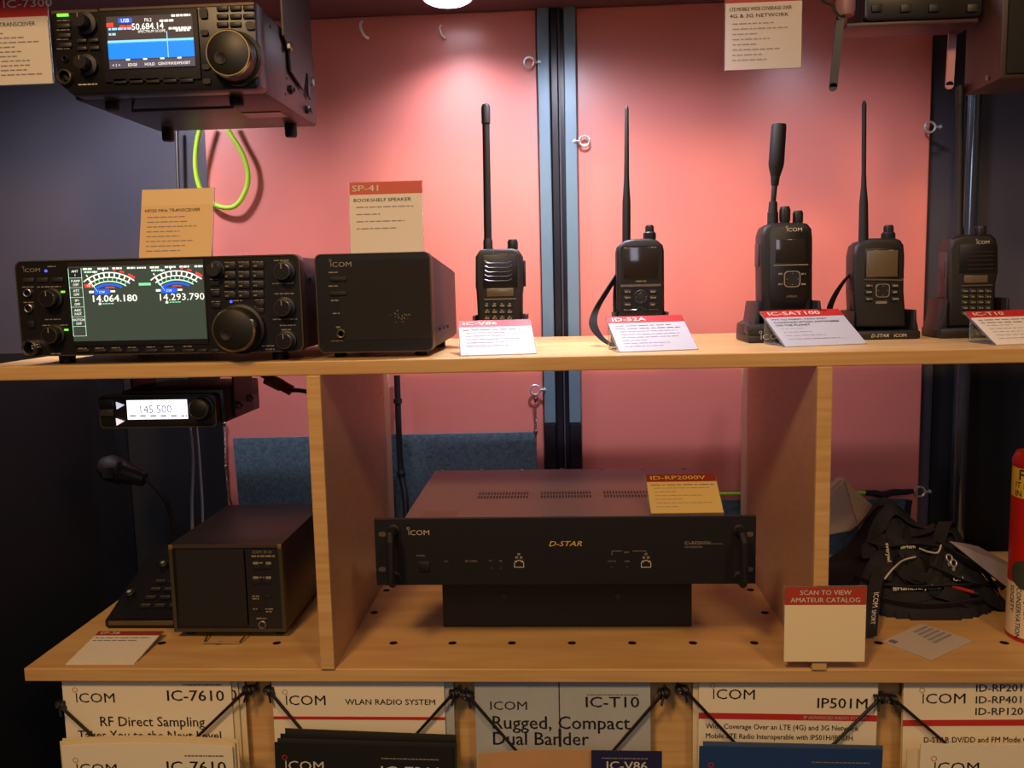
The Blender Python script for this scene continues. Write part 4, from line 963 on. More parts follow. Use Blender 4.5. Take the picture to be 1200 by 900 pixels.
# hand microphone on the dark wall
r = thing('hand_microphone', 'dark brown hand microphone in the shade of the lower left bay', 'microphone', at(150, 553, .34)); o0 = r.location
mic = mat('brown_black_microphone', (30, 23, 20), .5)
mb = MB(); mb.lathe([(0, -.04), (.014, -.038), (.022, -.025), (.022, 0), (.018, .005), (.012, .04), (0, .044)], (-.01, 0, 0), (1, 0, -.35), mic, 20); mb.build('microphone_body', r)
mb = MB(); mb.rrect(-.022, .004, .02, .018, .004, -.0235, -.018, blk3); mb.build('talk_button', r)
mb = MB(); mb.tube([Vector((.03, 0, -.012)), at(196, 590, .34)-o0, at(205, 640, .36)-o0, at(206, 690, .37)-o0], .0035, cable_b, 8, smooth=6); mb.build('cord', r)

# ------------------------------------------------------------------ lower left bay: speaker and desk radio
D = Dev('desk_speaker', 'black desk speaker on a wire bail in the lower left bay', 'speaker', 270, 740, .095)
x0, z0 = D.l(205, 740); x1, _ = D.l(336, 740); _, z1 = D.l(205, 638); fl = Z2-D.loc.z
mb = MB(); mb.box(x0, x1, .006, .215, z0, z1, blkmetal, .002); mb.build('case', D.root)
mb = MB(); mb.box(x0, x1, 0, .01, z0, z1, blk2, .002); mb.ring([(x0, z0), (x1, z0), (x1, z1), (x0, z1)], [(x0+.005, z0+.005), (x1-.005, z0+.005), (x1-.005, z1-.005), (x0+.005, z1-.005)], -.002, .001, mat('olive_black_bezel', (62, 54, 36), .45)); mb.build('front_panel', D.root, 0)
for x in (x0+.003, x1-.003):
    mb = MB(); mb.box(x-.003, x+.003, -.003, 0, z1-.007, z1, mat('brass_corner', (150, 130, 80), .4, metal=.6), .001); mb.build('corner_cap', D.root)
a, b = D.l(212, 733); c, d = D.l(287, 643); mb = MB(); mb.rrect((a+c)/2, (b+d)/2, c-a, d-b, .003, -.001, .001, grille_m); mb.build('speaker_grille', D.root)
a, b = D.l(291, 735); c, d = D.l(326, 643); mb = MB(); mb.rrect((a+c)/2, (b+d)/2, c-a, d-b, .003, -.001, .001, blk); mb.build('control_panel', D.root)
let = MB(); D.t(let, 'ICOM', 296, 648, 3, ink_g, y=-.0014); D.t(let, 'SP-34', 309, 648, 3, ink_g, y=-.0014); D.da(let, 295, 322, 652.5, 2, ink_g, -.0014)
for py in (660, 677):
    for px in (297, 312): mb = MB(); D.rc(let, px+2.5, py, 6, 3, 0, .0013, ink_g)
for a, b, y in ((304, 310, 660), (304, 310, 677), (296, 304, 699), (296, 304, 702), (297, 305, 714), (309, 322, 714), (312, 319, 717), (301, 313, 725)): D.da(let, a, b, y, 1.5, ink_g, -.0014)
let.build('lettering', D.root, 0)
for px, py in ((301, 665.5), (312, 665), (301, 682.5), (312, 682), (313, 699), (306, 714)):
    mb = MB(); D.rc(mb, px, py, 9, 5, 0, .0026, blk3, .0006); mb.build('push_button', D.root)
D.jack('phone_jack', 308, 731.5, 5, steel)
mb = MB(); mb.tube([(x0+.045, .02, z0), (x0+.05, -.02, fl+.0025), (x0+.10, -.02, fl+.0025), (x0+.105, .02, z0)], .0016, mat('steel_bail', (190, 180, 150), .3, metal=1), 8); mb.build('bail_stand', D.root)
for x in (x0+.015, x1-.015):
    mb = MB(); mb.lathe([(.008, fl+.0004), (.008, z0+.002)], (x, .195, 0), (0, 0, 1), blk3, 14); mb.build('foot', D.root)
    mb = MB(); mb.lathe([(.008, fl+.0004), (.007, z0+.002)], (x, .022, 0), (0, 0, 1), blk3, 14); mb.build('foot', D.root)

a, b = at(121, 740, Z=Z2), at(205, 740, Z=Z2)
r = thing('sloped_desk_radio', 'black sloping desk radio half hidden behind the desk speaker', 'radio', (-.578, .128, Z2+.0006))
w_ = .105
prof = [(0, .0), (0, .014), (.012, .018), (.09, .048), (.16, .066), (.20, .066), (.20, .0)]
t = bmesh.new(); f = t.faces.new([t.verts.new((-w_/2, y, z)) for y, z in prof]); e = bmesh.ops.extrude_face_region(t, geom=[f]); bmesh.ops.translate(t, vec=(w_, 0, 0), verts=[g for g in e['geom'] if isinstance(g, bmesh.types.BMVert)]); bmesh.ops.recalc_face_normals(t, faces=t.faces); bmesh.ops.bevel(t, geom=list(t.edges), offset=.003, segments=2, affect='EDGES')
mb = MB(); mb.add(t, blk2); mb.build('case', r)
mb = MB(); mb.box(-w_/2+.006, w_/2-.002, -.0012, .001, .006, .0125, mat('dull_silver_edge', (120, 108, 74), .4, metal=.6), .0008); mb.build('front_trim', r)
Ms = Matrix.Translation((0, .012, .0185)) @ Matrix.Rotation(-math.atan2(.078, .030), 4, 'X')
mb = MB()
for k in range(4):
    for j in range(3): mb.box(-.01+j*.022, .006+j*.022, -.0025, .0, .012+k*.018, .016+k*.018, btn, .0006, M=Ms); mb.dashes(-.01+j*.022, .004+j*.022, .018+k*.018, .001, -.001, ink_g, k+j, .006, Ms)
mb.build('key_row', r)
for x, y, z in ((-.035, .05, .029), (-.012, .115, .052), (.012, .12, .054)):
    mb = MB(); mb.lathe([(.007, 0), (.007, .012), (.0055, .0135), (0, .0135)], (x, y, z), (0, -.47, .88), blk, 16); mb.lathe([(.003, .0138), (0, .0142)], (x, y, z), (0, -.47, .88), chrome, 10); mb.build('control_knob', r)

# ------------------------------------------------------------------ equipment hung at the upper right
D = Dev('hanging_mobile_radio', 'dark radio on long bracket straps cut off by the top edge at right', 'radio', 1080, 26, .14)
mb = MB(); x0, z0 = D.l(990, 27); x1, _ = D.l(1156, 18)
zc = ZC-D.loc.z-.0006
zf = D.l(1080, 22)[1]
mb.box(x0+.025, x1-.012, .012, .065, zf, zf+.045, blkmetal, .003); mb.build('case', D.root)
mb = MB(); mb.rrect((x0+x1)/2+.01, zf+.025, (x1-x0)-.03, .05, .008, 0, .014, blk2, .002); mb.build('front_panel', D.root)
mb = MB(); mb.box(x0+.004, x1-.008, .004, .06, zf-.006, zf-.0005, mat('brown_bracket', (72, 46, 48), .4), .001); mb.build('base_tray', D.root)
mb = MB(); mb.lathe([(.009, 0), (.012, .01), (.012, .05), (.010, .056), (0, .056)], (x0+.0, .0, zf+.062), (0, -.05, -1), mat('pinkish_connector', (140, 104, 112), .4), 20); mb.build('connector', D.root)
for k, px in enumerate((1028, 1062, 1095, 1140)):
    mb = MB(); D.rc(mb, px, 9, 12, 9, 0, .003, btn if k % 2 else blk, .001); mb.build('key', D.root)
mb = MB(); P0, P1 = D.l(990, -40), D.l(975, 103)
sdir = Vector((.0052, 0, 0)); mb.ribbon([(P0[0], -.004, P0[1]), (P1[0], -.004, P1[1])], sdir, .003, mat('grey_black_strap', (60, 62, 70), .4), 0); mb.lathe([(.0052, 0), (.0052, .003), (0, .003)], (P1[0], -.0055, P1[1]), (0, 1, 0), mat('grey_black_strap'), 18); mb.build('bracket_strap', D.root)
mb = MB(); P0, P1 = D.l(1117, 24, -.05), D.l(1112.5, 100, -.05)
mb.ribbon([(P0[0], .05, P0[1]), (P1[0], .05, P1[1])], sdir, .003, mat('pink_lit_strap', (190, 140, 150), .4), 0); mb.lathe([(.0052, 0), (.0052, .003), (0, .003)], (P1[0], .0485, P1[1]), (0, 1, 0), mat('pink_lit_strap'), 18); mb.build('bracket_strap', D.root)['label'] = 'bracket strap coloured as lit by pink bounce, hanging beside the pole'  # pink bounce off the red panel is put into this strap's colour
mb = MB(); mb.box(x1-.012, x1-.0095, -.00+.02, .06, zf, zc, blkmetal); mb.box(x0+.022, x0+.0245, .02, .06, zf, zc, blkmetal); mb.build('mounting_bracket', D.root, 0)
P = [at(x, y, .13)-D.loc for x, y in ((955, -10), (966, 2), (975, 6), (979, 14), (984, 20))]
mb = MB(); mb.tube(P, .0022, cable_b, 8, smooth=4); mb.build('lead', D.root)
a, b = at(1172.5, 92, .10), at(1250, -60, .10)
r = thing('hanging_box', 'dark brown box hanging in the top right corner', 'box', ((a.x+b.x)/2, .10, a.z)); w_ = b.x-a.x; hh = ZC-a.z-.001
mb = MB(); mb.box(-w_/2, w_/2, .003, .10, 0, hh, mat('dark_brown_casing', (62, 42, 36), .45), .003); mb.build('case', r)
mb = MB(); mb.box(-w_/2+.007, w_/2-.007, 0, .004, .006, hh, grille_m, .001); mb.build('front_grille', r)
for z in (.008, hh*.55):
    mb = MB(); mb.lathe([(.004, 0), (.004, .003), (0, .004)], (-w_/2, .03, z), (-1, 0, 0), steel, 8); mb.build('side_screw', r)

# ------------------------------------------------------------------ lanyards and paper in the lower right bay
fabric = mat('black_webbing', (20, 19, 22), .8, bump=.5, bscale=1200)
rnd = random.Random(21)
HX, HY = .565, .275
def mound(x, y):
    u, v = (x-HX)/.135, (y-HY)/.125
    q = max(0, 1-u*u-v*v)
    h = .092*q**.65*(1+.22*math.sin(23*x+5)*math.cos(31*y)+.16*math.sin(61*x-20*y))
    return h*(1+.15*math.sin(5+40*(x+y)))
mb = MB(); n = 46; t = bmesh.new(); G = {}
for i in range(n+1):
    for j in range(n+1):
        x = HX-.135+.27*i/n; y = HY-.125+.25*j/n; z = mound(x, y)
        if ((x-HX)/.135)**2+((y-HY)/.125)**2 <= 1.0: G[i, j] = t.verts.new((x, y, Z2+.0012+max(0, z-.008)))
for (i, j) in list(G):
    if all(k in G for k in ((i+1, j), (i, j+1), (i+1, j+1))): t.faces.new((G[i, j], G[i+1, j], G[i+1, j+1], G[i, j+1]))
e = bmesh.ops.extrude_face_region(t, geom=list(t.faces)); 
for g in e['geom']:
    if isinstance(g, bmesh.types.BMVert): pass
low = [g for g in e['geom'] if isinstance(g, bmesh.types.BMVert)]
for v in [v for v in t.verts if v not in set(low)]: v.co.z = Z2+.0004
bmesh.ops.recalc_face_normals(t, faces=t.faces); mb.add(t, fabric)
o = tagmesh(mb, 'lanyard_heap', 'tangled heap of black lanyards packed together in the lower right bay', 'lanyards', 80); o['kind'] = 'stuff'
def lanyard(label, pts, sides, txt=None, closed=False, w_=.008, cols=ink_w, lift=.0):
    P = [Vector(p) for p in pts]
    S_ = [Vector(s)*w_ for s in sides]
    o0 = Vector((sum(p.x for p in P)/len(P), sum(p.y for p in P)/len(P), min(p.z for p in P)))
    r = thing('lanyard', label, 'lanyard', o0, group='plain lanyards looping in the heap' if label.startswith('plain') else 'printed lanyards on the heap')
    mb = MB(); mb.ribbon([p-o0 for p in P], S_, .0016, fabric, 7, closed); mb.build('strap', r, 60)
    if txt: 
        for tx, org, ux, uy, h in txt:
            ux, uy = Vector(ux).normalized(), Vector(uy).normalized(); nn = ux.cross(uy)
            M = Matrix(((ux.x, -nn.x, uy.x, 0), (ux.y, -nn.y, uy.y, 0), (ux.z, -nn.z, uy.z, 0), (0, 0, 0, 1))); M.translation = Vector(org)-o0
            q = MB(); q.text(tx, h, 0, 0, 0, cols, 'CENTER', .01, 1.05, M=M); q.build('printed_text', r, 0)
    return r
def on(px, py, lift=.006, y=None):
    """point of the heap's upper surface seen at this pixel"""
    d = (at(px, py, .1)-CAM).normalized(); p = None; s_ = 1.0
    while s_ < 1.75:
        q = CAM+d*s_
        if q.z < Z2+.002+mound(q.x, q.y): p = q; break
        s_ += .002
    if p is None: p = at(px, py, .28)
    return p+Vector((0, -lift*.6, lift))
specs = [
    ('black lanyard across the front of the heap printed in white', [(1000, 680), (1030, 690), (1060, 693), (1100, 692), (1140, 690), (1170, 686)], '#HamEverywhere', (1075, 694), .0095),
    ('black lanyard standing up on the left of the heap with vertical white print', [(1030, 636), (1036, 650), (1038, 668), (1037, 684)], 'everywhere', (1037, 659), .0085),
    ('black lanyard lying over the top of the heap beside the paper bag', [(1030, 648), (1050, 645), (1068, 643), (1090, 645), (1120, 650)], '#Ham', (1062, 646), .0085),
    ('black lanyard curving over the right end of the heap under the grey leaflets', [(1095, 640), (1120, 655), (1145, 668), (1168, 680), (1176, 692)], None, None, 0),
    ('black lanyard twisted along the foot of the heap at its front', [(1010, 700), (1040, 708), (1075, 713), (1110, 712), (1150, 706)], None, None, 0),
    ('black lanyard with round white print on the heap right of its middle', [(1085, 668), (1105, 676), (1122, 684), (1145, 690), (1170, 690)], 'ON', (1121, 684), .009),
]
for lab, pp, tx, tp, th in specs:
    P = [on(*p) for p in pp]
    vert = abs(pp[-1][0]-pp[0][0]) < 20
    sides = [(.95, -.1, .1)]*len(P) if vert else [(0, -.75, .65 if k % 2 else .75) for k in range(len(P))]
    sides = [Vector(s).normalized() for s in sides]
    T_ = None
    if tx:
        c = on(*tp, lift=.0085)+Vector((0, -.002, .0012))
        T_ = [(tx, c, (.1, -.1, -1), (1, -.15, .1), th)] if vert else [(tx, c-Vector((0, -.75, .7))*-.0-Vector((0, .0, .003)), (1, 0, .04), (0, .7, .72), th)]
    lanyard(lab, P, sides, T_)
for k in range(11):
    a0, cxx, cyy = rnd.uniform(0, 6.28), HX+rnd.uniform(-.07, .075), HY+rnd.uniform(-.085, .04)
    ra, rb, n = rnd.uniform(.035, .07), rnd.uniform(.018, .035), 9; P = []; S_ = []; arc_ = rnd.uniform(4.0, 5.4); tl = rnd.uniform(-.6, .6)
    for i in range(n):
        a = i*arc_/n; u, v = ra*math.cos(a), rb*math.sin(a)
        x, y = cxx+u*math.cos(a0)-v*math.sin(a0), cyy+u*math.sin(a0)+v*math.cos(a0)
        x = min(max(x, HX-.122), HX+.118); y = min(max(y, HY-.114), HY+.1)
        P.append(Vector((x, y, Z2+max(.006, mound(x, y))+.0018*(k % 5)+.004*math.sin(3*a+k))))
    for i in range(n):
        d = (P[min(i+1, n-1)]-P[max(i-1, 0)]).normalized(); x, y = P[i].x, P[i].y; e_ = .008
        nn = Vector((-(mound(x+e_, y)-mound(x-e_, y))/(2*e_), -(mound(x, y+e_)-mound(x, y-e_))/(2*e_), 1)); nn = nn.normalized() if nn.length < 4 else Vector((0, -.5, .85))
        q = d.cross(nn).normalized(); S_.append((q*math.cos(tl)+nn*math.sin(tl)).normalized())
    lanyard('plain black lanyard strap looping among the others in the heap', P, S_, w_=.0105)
# the lanyard end hanging out to the left, beside the upright card
A = [at(1040, 655, .215), at(1030, 672, .185), at(1024, 695, .15), at(1022, 715, .12), at(1020, 735, .097), at(1019, 748, .089)]
A = [Vector((p.x, p.y, max(p.z, Z2+.004))) for p in A]
c1 = (A[2]+A[3])/2+Vector((-.001, -.003, .003)); c2 = (A[3]+A[4])/2+Vector((-.001, -.003, .003)); ax_ = (A[4]-A[2])
lanyard('black lanyard end reaching forward beside the upright scan card, printed ICOM', A, [Vector((.95, .15, .1)).normalized()]*6, [('ICOM', c1, ax_, Vector((1, .1, .1)), .011), ('SPORT', c2, ax_, Vector((1, .1, .1)), .0085)], w_=.0105)
for k, (lab, pix, Yc) in enumerate((('white drawstring curling over the left of the lanyard heap', ((1034, 686), (1044, 674), (1056, 664), (1070, 660)), .2), ('white drawstring near the top of the lanyard heap', ((1075, 650), (1085, 654), (1096, 655), (1100, 646)), .24))):
    mb = MB(); mb.tube([on(*p, lift=.012) for p in pix], .0014, mat('white_drawstring', (190, 184, 178), .6), 8, smooth=5); tagmesh(mb, 'drawstring', lab, 'string')
mb = MB(); A_, B_ = on(1113, 693, .010), on(1137, 700, .010); mb.tube([A_, B_], .0026, mat('red_tag', (176, 46, 36), .5), 8); mb.tube([B_, B_+(B_-A_)*.2], .003, steel, 8); tagmesh(mb, 'red_strap_end', 'small red strap end with a metal tip on the lanyard heap', 'strap')
for k, (px, py) in enumerate(((1110, 660), (1115, 666))):
    c = on(px, py, .010); mb = MB(); mb.torus(c, .005, .0012, (.3, -.8, .4), chrome, n=16); mb.box(c.x-.002, c.x+.002, c.y-.002, c.y+.002, c.z-.012, c.z-.005, chrome, .0006); tagmesh(mb, 'metal_clasp', ('chrome clasp ring high in the middle of the lanyard heap', 'chrome clasp ring just below another on the lanyard heap')[k], 'clasp')
# beige paper bag behind the divider
bag = mat('beige_paper', (206, 180, 146), .6, bump=.3, bscale=60)
def bag_at(px, py, Y): return at(px, py, Y)
P = [bag_at(946, 600, .405), bag_at(988, 561, .415), bag_at(1018, 590, .40), bag_at(1004, 622, .375), bag_at(950, 632, .38)]
mb = MB(); t = bmesh.new(); a = [t.verts.new(p) for p in P]; b = [t.verts.new(p+Vector((0, .022, .004))) for p in P]
t.faces.new(a); t.faces.new(b[::-1])
for i in range(5): t.faces.new((a[i], b[i], b[(i+1) % 5], a[(i+1) % 5]))
bmesh.ops.recalc_face_normals(t, faces=t.faces); bmesh.ops.bevel(t, geom=list(t.edges), offset=.004, segments=2, affect='EDGES'); mb.add(t, bag)
sheet4(mb, [bag_at(990, 563, .41), bag_at(1040, 608, .385), bag_at(1032, 622, .375), bag_at(1008, 622, .372)], .004, mat('beige_flap', (224, 190, 136), .6))
tagmesh(mb, 'paper_bag', 'crumpled beige paper bag behind the right divider', 'bag', 0)
# loose leaflets
P = [at(1033, 752, Z=Z2+.0006), at(1092, 774, Z=Z2+.0006), at(1140, 751.5, Z=Z2+.0006), at(1080, 731, Z=Z2+.0006)]
c = sum(P, Vector())/4; r = thing('loose_leaflet', 'loose white leaflet lying flat on the lower shelf in front of the lanyards', 'leaflet', c)
mb = MB(); sheet4(mb, [p-c for p in P], .0008, mat('dull_white_paper', (196, 184, 172), .6)); mb.build('sheet', r, 0)
q = MB(); ux = (P[2]-P[1]); uy = (P[3]-P[2])
def lp(u, v): p = P[0]-c+(P[1]-P[0])*u+(P[3]-P[0])*v; return (p.x, p.y, .0013)
def lq(u0, v0, u1, v1, m):
    t = bmesh.new(); t.faces.new([t.verts.new(lp(*a)) for a in ((u0, v0), (u1, v0), (u1, v1), (u0, v1))]); q.add(t, m)
lq(.08, .06, .22, .16, ink_lg)
for k in range(5): lq(.12+.12*k, .62-.03*k, .19+.12*k, .95, mat('pale_grey_print', (150, 146, 146), .6))
q.build('printed_text', r, 0)
for k, (lab, dy) in enumerate((('grey leaflet leaning on the right end of the lanyard heap', 0), ('second grey leaflet showing its edge behind the leaning one', .012))):
    P = [at(1113+k*8, 634+k*2, .195+dy), at(1138+k*8, 638+k*2, .205+dy), at(1194+k*4, 668, .172+dy), at(1190, 695-k*8, .150+dy)]
    mb = MB(); sheet4(mb, P, .001, mat('lilac_grey_paper', (140, 130, 138), .6)); 
    for j in range(3):
        A_ = P[0].lerp(P[3], .3+.12*j); B_ = P[1].lerp(P[2], .3+.12*j); A_, B_ = A_.lerp(B_, .25), A_.lerp(B_, .75); n_ = Vector((0, -.002, .002))
        mb.tube([A_+n_*.4, B_+n_*.4], .0006, ink_lg, 4)
    tagmesh(mb, 'grey_leaflet', lab, 'leaflet', 0)
# red canister at the right edge
b0 = at(1183.5, 748, Z=Z2); zt_ = at(1195, 531, .09).z-Z2; Rc = .036
r = thing('red_canister', 'red and white printed canister cut off by the right edge of the photo', 'canister', (b0.x+Rc, .10, Z2+.0004))
mb = MB(); mb.lathe([(0, 0), (Rc-.001, 0), (Rc, .002), (Rc, .006)], (0, 0, 0), (0, 0, 1), mat('red_tin', (186, 30, 24), .35), 40); mb.lathe([(Rc, .006), (Rc, .078)], (0, 0, 0), (0, 0, 1), mat('cream_print_band', (232, 214, 186), .45), 40); mb.lathe([(Rc, .078), (Rc, zt_-.060)], (0, 0, 0), (0, 0, 1), mat('red_tin'), 40); mb.lathe([(Rc, zt_-.060), (Rc, zt_-.021)], (0, 0, 0), (0, 0, 1), mat('yellow_print_band', (226, 190, 70), .45), 40)
mb.lathe([(Rc, zt_-.021), (Rc, zt_-.018)], (0, 0, 0), (0, 0, 1), mat('red_tin'), 40); mb.build('can', r)
mb = MB(); mb.lathe([(Rc*1.02, zt_-.018), (Rc*1.02, zt_-.012), (Rc*.9, zt_-.002), (Rc*.7, zt_), (0, zt_)], (0, 0, 0), (0, 0, 1), mat('red_lid', (176, 34, 28), .3), 40); mb.build('lid', r)
def wrap(body, a0, z, h, m, rot=False, bold=.01):
    t = text_bm(body, bold, 'LEFT', 0)
    for v in t.verts:
        u, w__ = v.co.x*h/.7, v.co.y*h/.7
        if rot: u, w__ = w__, -u
        a = math.radians(a0)+u/Rc; v.co = Vector((-math.cos(a)*(Rc+.0004), -math.sin(a)*(Rc+.0004), z+w__))
    return t
mb = MB()
mb.add(wrap('FOR', 12, zt_-.036, .014, ink_b), ink_b); mb.add(wrap('IT BE', 4, zt_-.047, .008, ink_b), ink_b); mb.add(wrap('IN EK', 4, zt_-.058, .008, ink_b), ink_b)
for k, tx in enumerate(('SOCIETY', 'CONSERVATION', 'MAQUIER')): mb.add(wrap(tx, 4+17*k, .074, .0065, ink_b, True), ink_b)
mb.build('printed_text', r, 0)
mb = MB(); t = bmesh.new(); n = 20; V = []
for i in range(n):
    a = math.radians(40)+math.cos(i*2*PI/n)*.62; V.append(t.verts.new((-math.cos(a)*(Rc+.0008), -math.sin(a)*(Rc+.0008), .092+.020*math.sin(i*2*PI/n))))
cv = t.verts.new((-math.cos(math.radians(40))*(Rc+.0008), -math.sin(math.radians(40))*(Rc+.0008), .092))
for i in range(n): t.faces.new((cv, V[i], V[(i+1) % n]))
bmesh.ops.subdivide_edges(t, edges=list(t.edges), cuts=3, use_grid_fill=True)
for v in t.verts:
    f_ = (Rc+.0008)/math.hypot(v.co.x, v.co.y); v.co.x *= f_; v.co.y *= f_
mb.add(t, mat('dark_oval_picture', (58, 64, 50), .5)); mb.build('oval_picture', r, 0)

# ------------------------------------------------------------------ brochure rack under the lower shelf
YB = .012
def brochure(label, px0, px1, pytop, Y, zbot, paper, draw=None, tilt=0, group='product brochures in the rack', th=.0016, arch=0):
    a, b = at(px0, pytop, Y), at(px1, pytop, Y); w_ = b.x-a.x; h = a.z-zbot
    r = thing('brochure', label, 'brochure', ((a.x+b.x)/2, Y, zbot), (0, tilt, 0), group=group)
    mb = MB()
    pts = [(-w_/2, 0), (w_/2, 0), (w_/2, h)]+[(w_/2-w_*k/8, h+arch*math.sin(PI*k/8)) for k in range(1, 8)]+[(-w_/2, h)]
    mb.prism(pts, 0, th, paper); mb.build('cover', r, 0)
    if draw:
        p = MB(); draw(p, w_, h); p.build('printed_text', r, 0)
    return r
white_p = mat('brochure_white', (240, 228, 200), .45); black_p = mat('brochure_black', (34, 34, 32), .4); blue_p = mat('brochure_blue', (38, 66, 116), .4); sky_p = mat('brochure_sky', (176, 180, 178), .4, var=.25, vscale=9); navy_p = mat('brochure_navy', (40, 40, 78), .4)
cream_ed = mat('brochure_edge', (226, 208, 168), .5)
ringm = mat('logo_ring_tan', (190, 150, 110), .5); ringr = mat('logo_ring_red', (180, 60, 48), .5); redt = mat('red_title_print', (190, 60, 50), .5)
y = -.0005
def lg(p, w_, h, top, m=ink_b, x=.07, hh=.0135, rg=None): p.logo(-w_/2+w_*x, h-top, hh, y, m, ring=rg or ringm, sx=1.15)
def d_7610(p, w_, h, top=.031):
    lg(p, w_, h, top); p.text('IC-7610', .021, w_/2-w_*.04, h-top+.003, y, ink_b, 'RIGHT', .007, 1.15); p.dashes(w_*.22, w_*.45, h-top+.024, .0018, y, ink_lg, 3, .005)
    if top < .035: p.text('RF Direct Sampling', .0195, w_*.02, h-.064, y, ink_b, 'CENTER', .006, .95); p.text('Takes You to the Next Level', .0185, w_*.0, h-.083, y, ink_b, 'CENTER', .006, .9)
def d_wlan(p, w_, h):
    lg(p, w_, h, .034); p.text('WLAN RADIO SYSTEM', .0108, w_/2-w_*.05, h-.033, y, ink_b, 'RIGHT', .008, 1.1); p.box(-w_/2, w_/2, -.0005, 0, h-.054, h-.050, red_line)
def d_t10(p, w_, h):
    p.text('ICOM', .0165, -w_/2+w_*.08, h-.040, y, ink_b, 'LEFT', 0, 1.2); p.text('IC-T10', .0205, w_/2-w_*.06, h-.036, y, ink_b, 'RIGHT', .007, 1.2); p.dashes(w_*.14, w_*.44, h-.020, .0015, y, ink_lg, 8, .005)
    p.text('Rugged, Compact', .0255, -w_/2+w_*.09, h-.066, y, ink_b, 'LEFT', .007, .98); p.text('Dual Bander', .0255, -w_/2+w_*.09, h-.088, y, ink_b, 'LEFT', .007, .98)
    p.box(-.0045, -.0032, -.0006, 0, h-.066, h, ink_b); p.box(-.0055, -.002, -.0006, 0, h-.09, h-.066, ink_b)
def d_ip(p, w_, h):
    lg(p, w_, h, .026); p.text('IP501M', .0195, w_/2-w_*.05, h-.036, y, ink_b, 'RIGHT', .006, 1.1)
    p.box(-w_/2, w_/2, -.0005, 0, h-.053, h-.045, red_line); p.text('IP ADVANCED RADIO SYSTEM', .0058, w_/2-w_*.06, h-.051, y-.0004, paper_w, 'RIGHT')
    p.text('Wide Coverage Over an LTE (4G) and 3G Network', .0098, -w_/2+w_*.04, h-.066, y, ink_b, 'LEFT', .006, .92); p.text('Mobile LTE Radio Interoperable with IP501H/IP503H', .0098, -w_/2+w_*.04, h-.079, y, ink_b, 'LEFT', .006, .88)
def d_rp(p, w_, h):
    lg(p, w_, h, .030, x=.1)
    for k, tx in enumerate(('ID-RP2010V', 'ID-RP4010V', 'ID-RP1200VD')): p.text(tx, .0135, -w_/2+w_*.41, h-.0145-.0155*k, y, ink_b, 'LEFT', .007, 1.12)
    p.box(-w_/2, w_/2, -.0005, 0, h-.060, h-.052, red_line); p.text('D-STAR DV/DD and FM Mode Operation', .0105, -w_/2+w_*.12, h-.082, y, ink_b, 'LEFT', .006, .9)
def d_7300(p, w_, h): lg(p, w_, h, .036, ink_w, .05, .0125, ringr); p.text('IC-7300', .021, w_/2-w_*.06, h-.042, y, ink_w, 'RIGHT', .007, 1.15); p.dashes(w_*.1, w_*.42, h-.018, .0015, y, ink_g, 8, .005)
def d_50(p, w_, h): lg(p, w_, h, .040, ink_w, .06, .0125, ringr); p.text('ID-50A', .021, w_/2-w_*.09, h-.040, y, ink_w, 'RIGHT', .007, 1.15); p.dashes(w_*.12, w_*.44, h-.018, .0012, y, ink_g, 8, .005)
def d_v86(p, w_, h): p.text('IC-V86', .0155, 0, h-.024, y, ink_w, 'CENTER', .007, 1.15); p.dashes(-w_*.35, w_*.3, h-.010, .0014, y, ink_g, 8, .005)
ZB = -.7212
brochure('white brochure reading RF Direct Sampling at the far left of the rack, back row', 72, 270, 797, YB, ZB, white_p, d_7610)
brochure('white brochure edge just behind the back row one reading RF Direct Sampling', 79, 278, 796, YB+.004, ZB, cream_ed, lambda p, w_, h: p.text('IC-7610', .021, w_/2-w_*.005, h-.028, y, ink_b, 'RIGHT', .007, 1.15))
brochure('rearmost white brochure edge in the far left stack of the rack', 90, 286, 797, YB+.008, ZB, cream_ed)
brochure('white brochure with a thin red line reading WLAN RADIO SYSTEM', 318, 520, 797, YB, ZB, white_p, d_wlan)
brochure('pale brochure with faint grey print leaning behind the WLAN one', 330, 531, 797, YB+.004, ZB, sky_p)
brochure('pale sky coloured brochure reading Rugged, Compact Dual Bander', 556, 762, 797, YB, ZB, sky_p, d_t10)
brochure('white brochure with a broad red band reading IP501M', 816, 1026, 797, YB, ZB, white_p, d_ip, tilt=.012)
brochure('white brochure edge behind the IP501M one', 812, 1022, 799, YB+.004, ZB, cream_ed)
brochure('white brochure listing three model numbers at the right edge, back row', 1062, 1268, 797, YB, ZB, white_p, d_rp, tilt=-.01)
brochure('white brochure edge behind the one listing three model numbers', 1058, 1264, 797, YB+.004, ZB, cream_ed)
YF = -.040; ZF = -.7865
brochure('white brochure in the front row at the far left of the rack', 72, 272, 874, YF, ZF, white_p, lambda p, w_, h: d_7610(p, w_, h, .037), arch=.004)
brochure('second white brochure edge rising behind the front row one at far left', 70, 275, 869, YF+.005, ZF, cream_ed, arch=.005)
brochure('third white brochure edge at the back of the front row at far left', 73, 279, 866, YF+.010, ZF, cream_ed, arch=.005)
brochure('black brochure in the front row with white lettering', 316, 525, 872, YF, ZF, black_p, d_7300, tilt=.02)
brochure('black brochure edge right behind the black front row one', 318, 528, 868, YF+.004, ZF, mat('brochure_charcoal', (48, 46, 42), .45), tilt=.025)
brochure('black brochure edge third in the black front row stack', 320, 526, 863, YF+.008, ZF, black_p, tilt=.03)
brochure('black brochure edge at the back of the black front row stack', 324, 524, 857, YF+.012, ZF, mat('brochure_charcoal'), tilt=.035)
brochure('tan and orange picture brochure bulging up in the front row of the middle column', 560, 768, 884, YF+.006, ZF, mat('brochure_tan', (196, 150, 104), .4, var=.3, vscale=8), arch=.007)
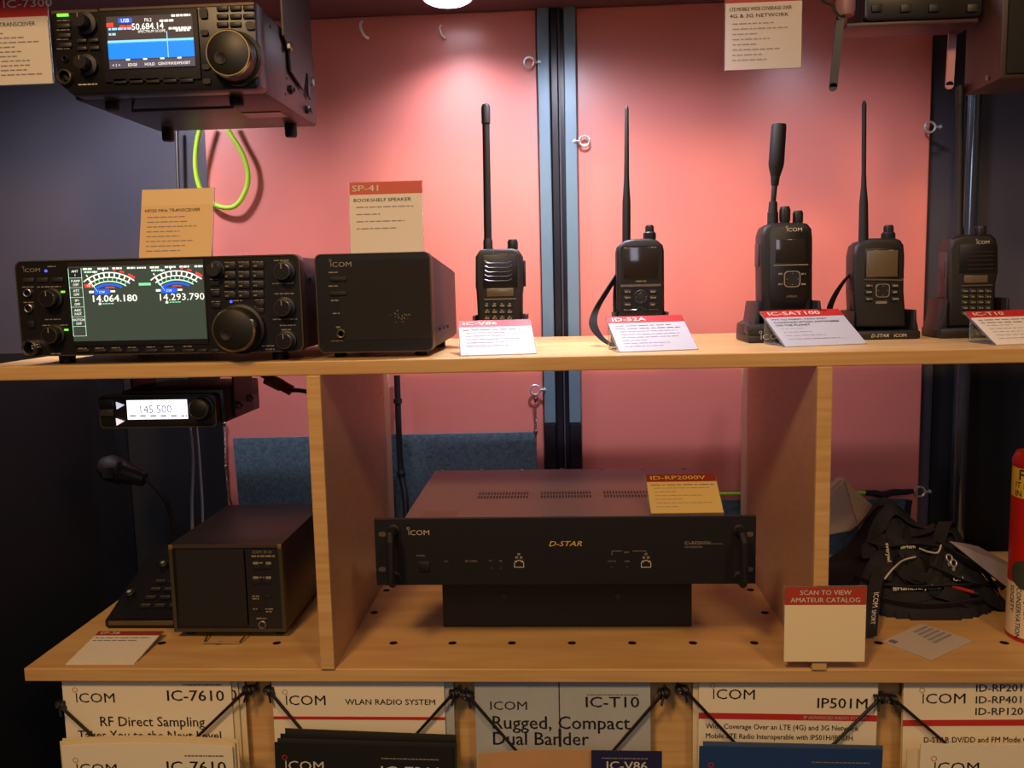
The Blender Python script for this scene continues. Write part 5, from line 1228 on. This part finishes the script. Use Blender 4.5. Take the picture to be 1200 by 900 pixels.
brochure('narrow navy brochure with white lettering in front of the tan one', 690, 773, 880, YF, ZF, navy_p, d_v86, tilt=.01)
brochure('blue brochure in the front row below the one with the broad red band', 816, 1030, 876, YF, ZF, blue_p, d_50, tilt=.012)
brochure('blue brochure edge right behind the blue front row one', 818, 1029, 871, YF+.005, ZF, mat('brochure_slate_blue', (70, 90, 120), .45), tilt=.02)
brochure('white brochure in the front row at the right edge of the rack', 1079, 1290, 872, YF, ZF, white_p, lambda p, w_, h: lg(p, w_, h, .036))
brochure('second white brochure in the front row at the right edge, set a little left', 1063, 1270, 878, YF+.005, ZF, cream_ed)
# elastic cords across the back row, hooked on screws
YC = .004
def cordset(label, L0, R0, meet):
    c = at(*meet, Y=YC); r = thing('elastic_cord', label, 'cord', c, group='elastic cords of the brochure rack')
    mb = MB(); pts = [at(*L0, Y=YC), c, at(*R0, Y=YC)]
    mb.tube([p-c for p in pts], .0022, cable_b, 8); mb.build('cord', r)
    for p, s in ((pts[0], -1), (pts[2], 1)):
        q = p-c; mb = MB()
        for k in range(3): mb.torus(q+Vector((s*.003*k, .006, 0)), .0045, .0022, (1, .3*k, .2), cable_b, n=12)
        mb.tube([q, q+Vector((0, .012, .002)), q+Vector((s*.006, .02, .0))], .002, cable_b, 6); mb.tube([q+Vector((s*.004, .002, 0)), q+Vector((s*.001, -.002, -.012))], .0016, cable_b, 6); mb.build('knot', r)
        mb = MB(); mb.lathe([(.0058, .004), (.0058, -.001), (.004, -.004), (.002, -.0045), (0, -.0035)], q+Vector((s*.009, .010, -.001)), (0, 1, 0), steel, 14); mb.lathe([(.0026, .004), (.0026, .0292)], q+Vector((s*.009, .010, -.001)), (0, 1, 0), steel, 8); mb.build('screw', r)
cordset('black elastic cord over the brochure reading RF Direct Sampling', (72, 829), (285, 812), (172, 920))
cordset('black elastic cord over the brochure reading WLAN RADIO SYSTEM', (318, 813), (528, 816), (420, 935))
cordset('black elastic cord over the Rugged, Compact Dual Bander brochure', (552, 819), (774, 816), (662, 945))
cordset('black elastic cord over the white brochure reading IP501M', (806, 812), (1028, 822), (918, 930))
cordset('black elastic cord over the brochure listing three model numbers', (1052, 823), (1272, 818), (1160, 915))
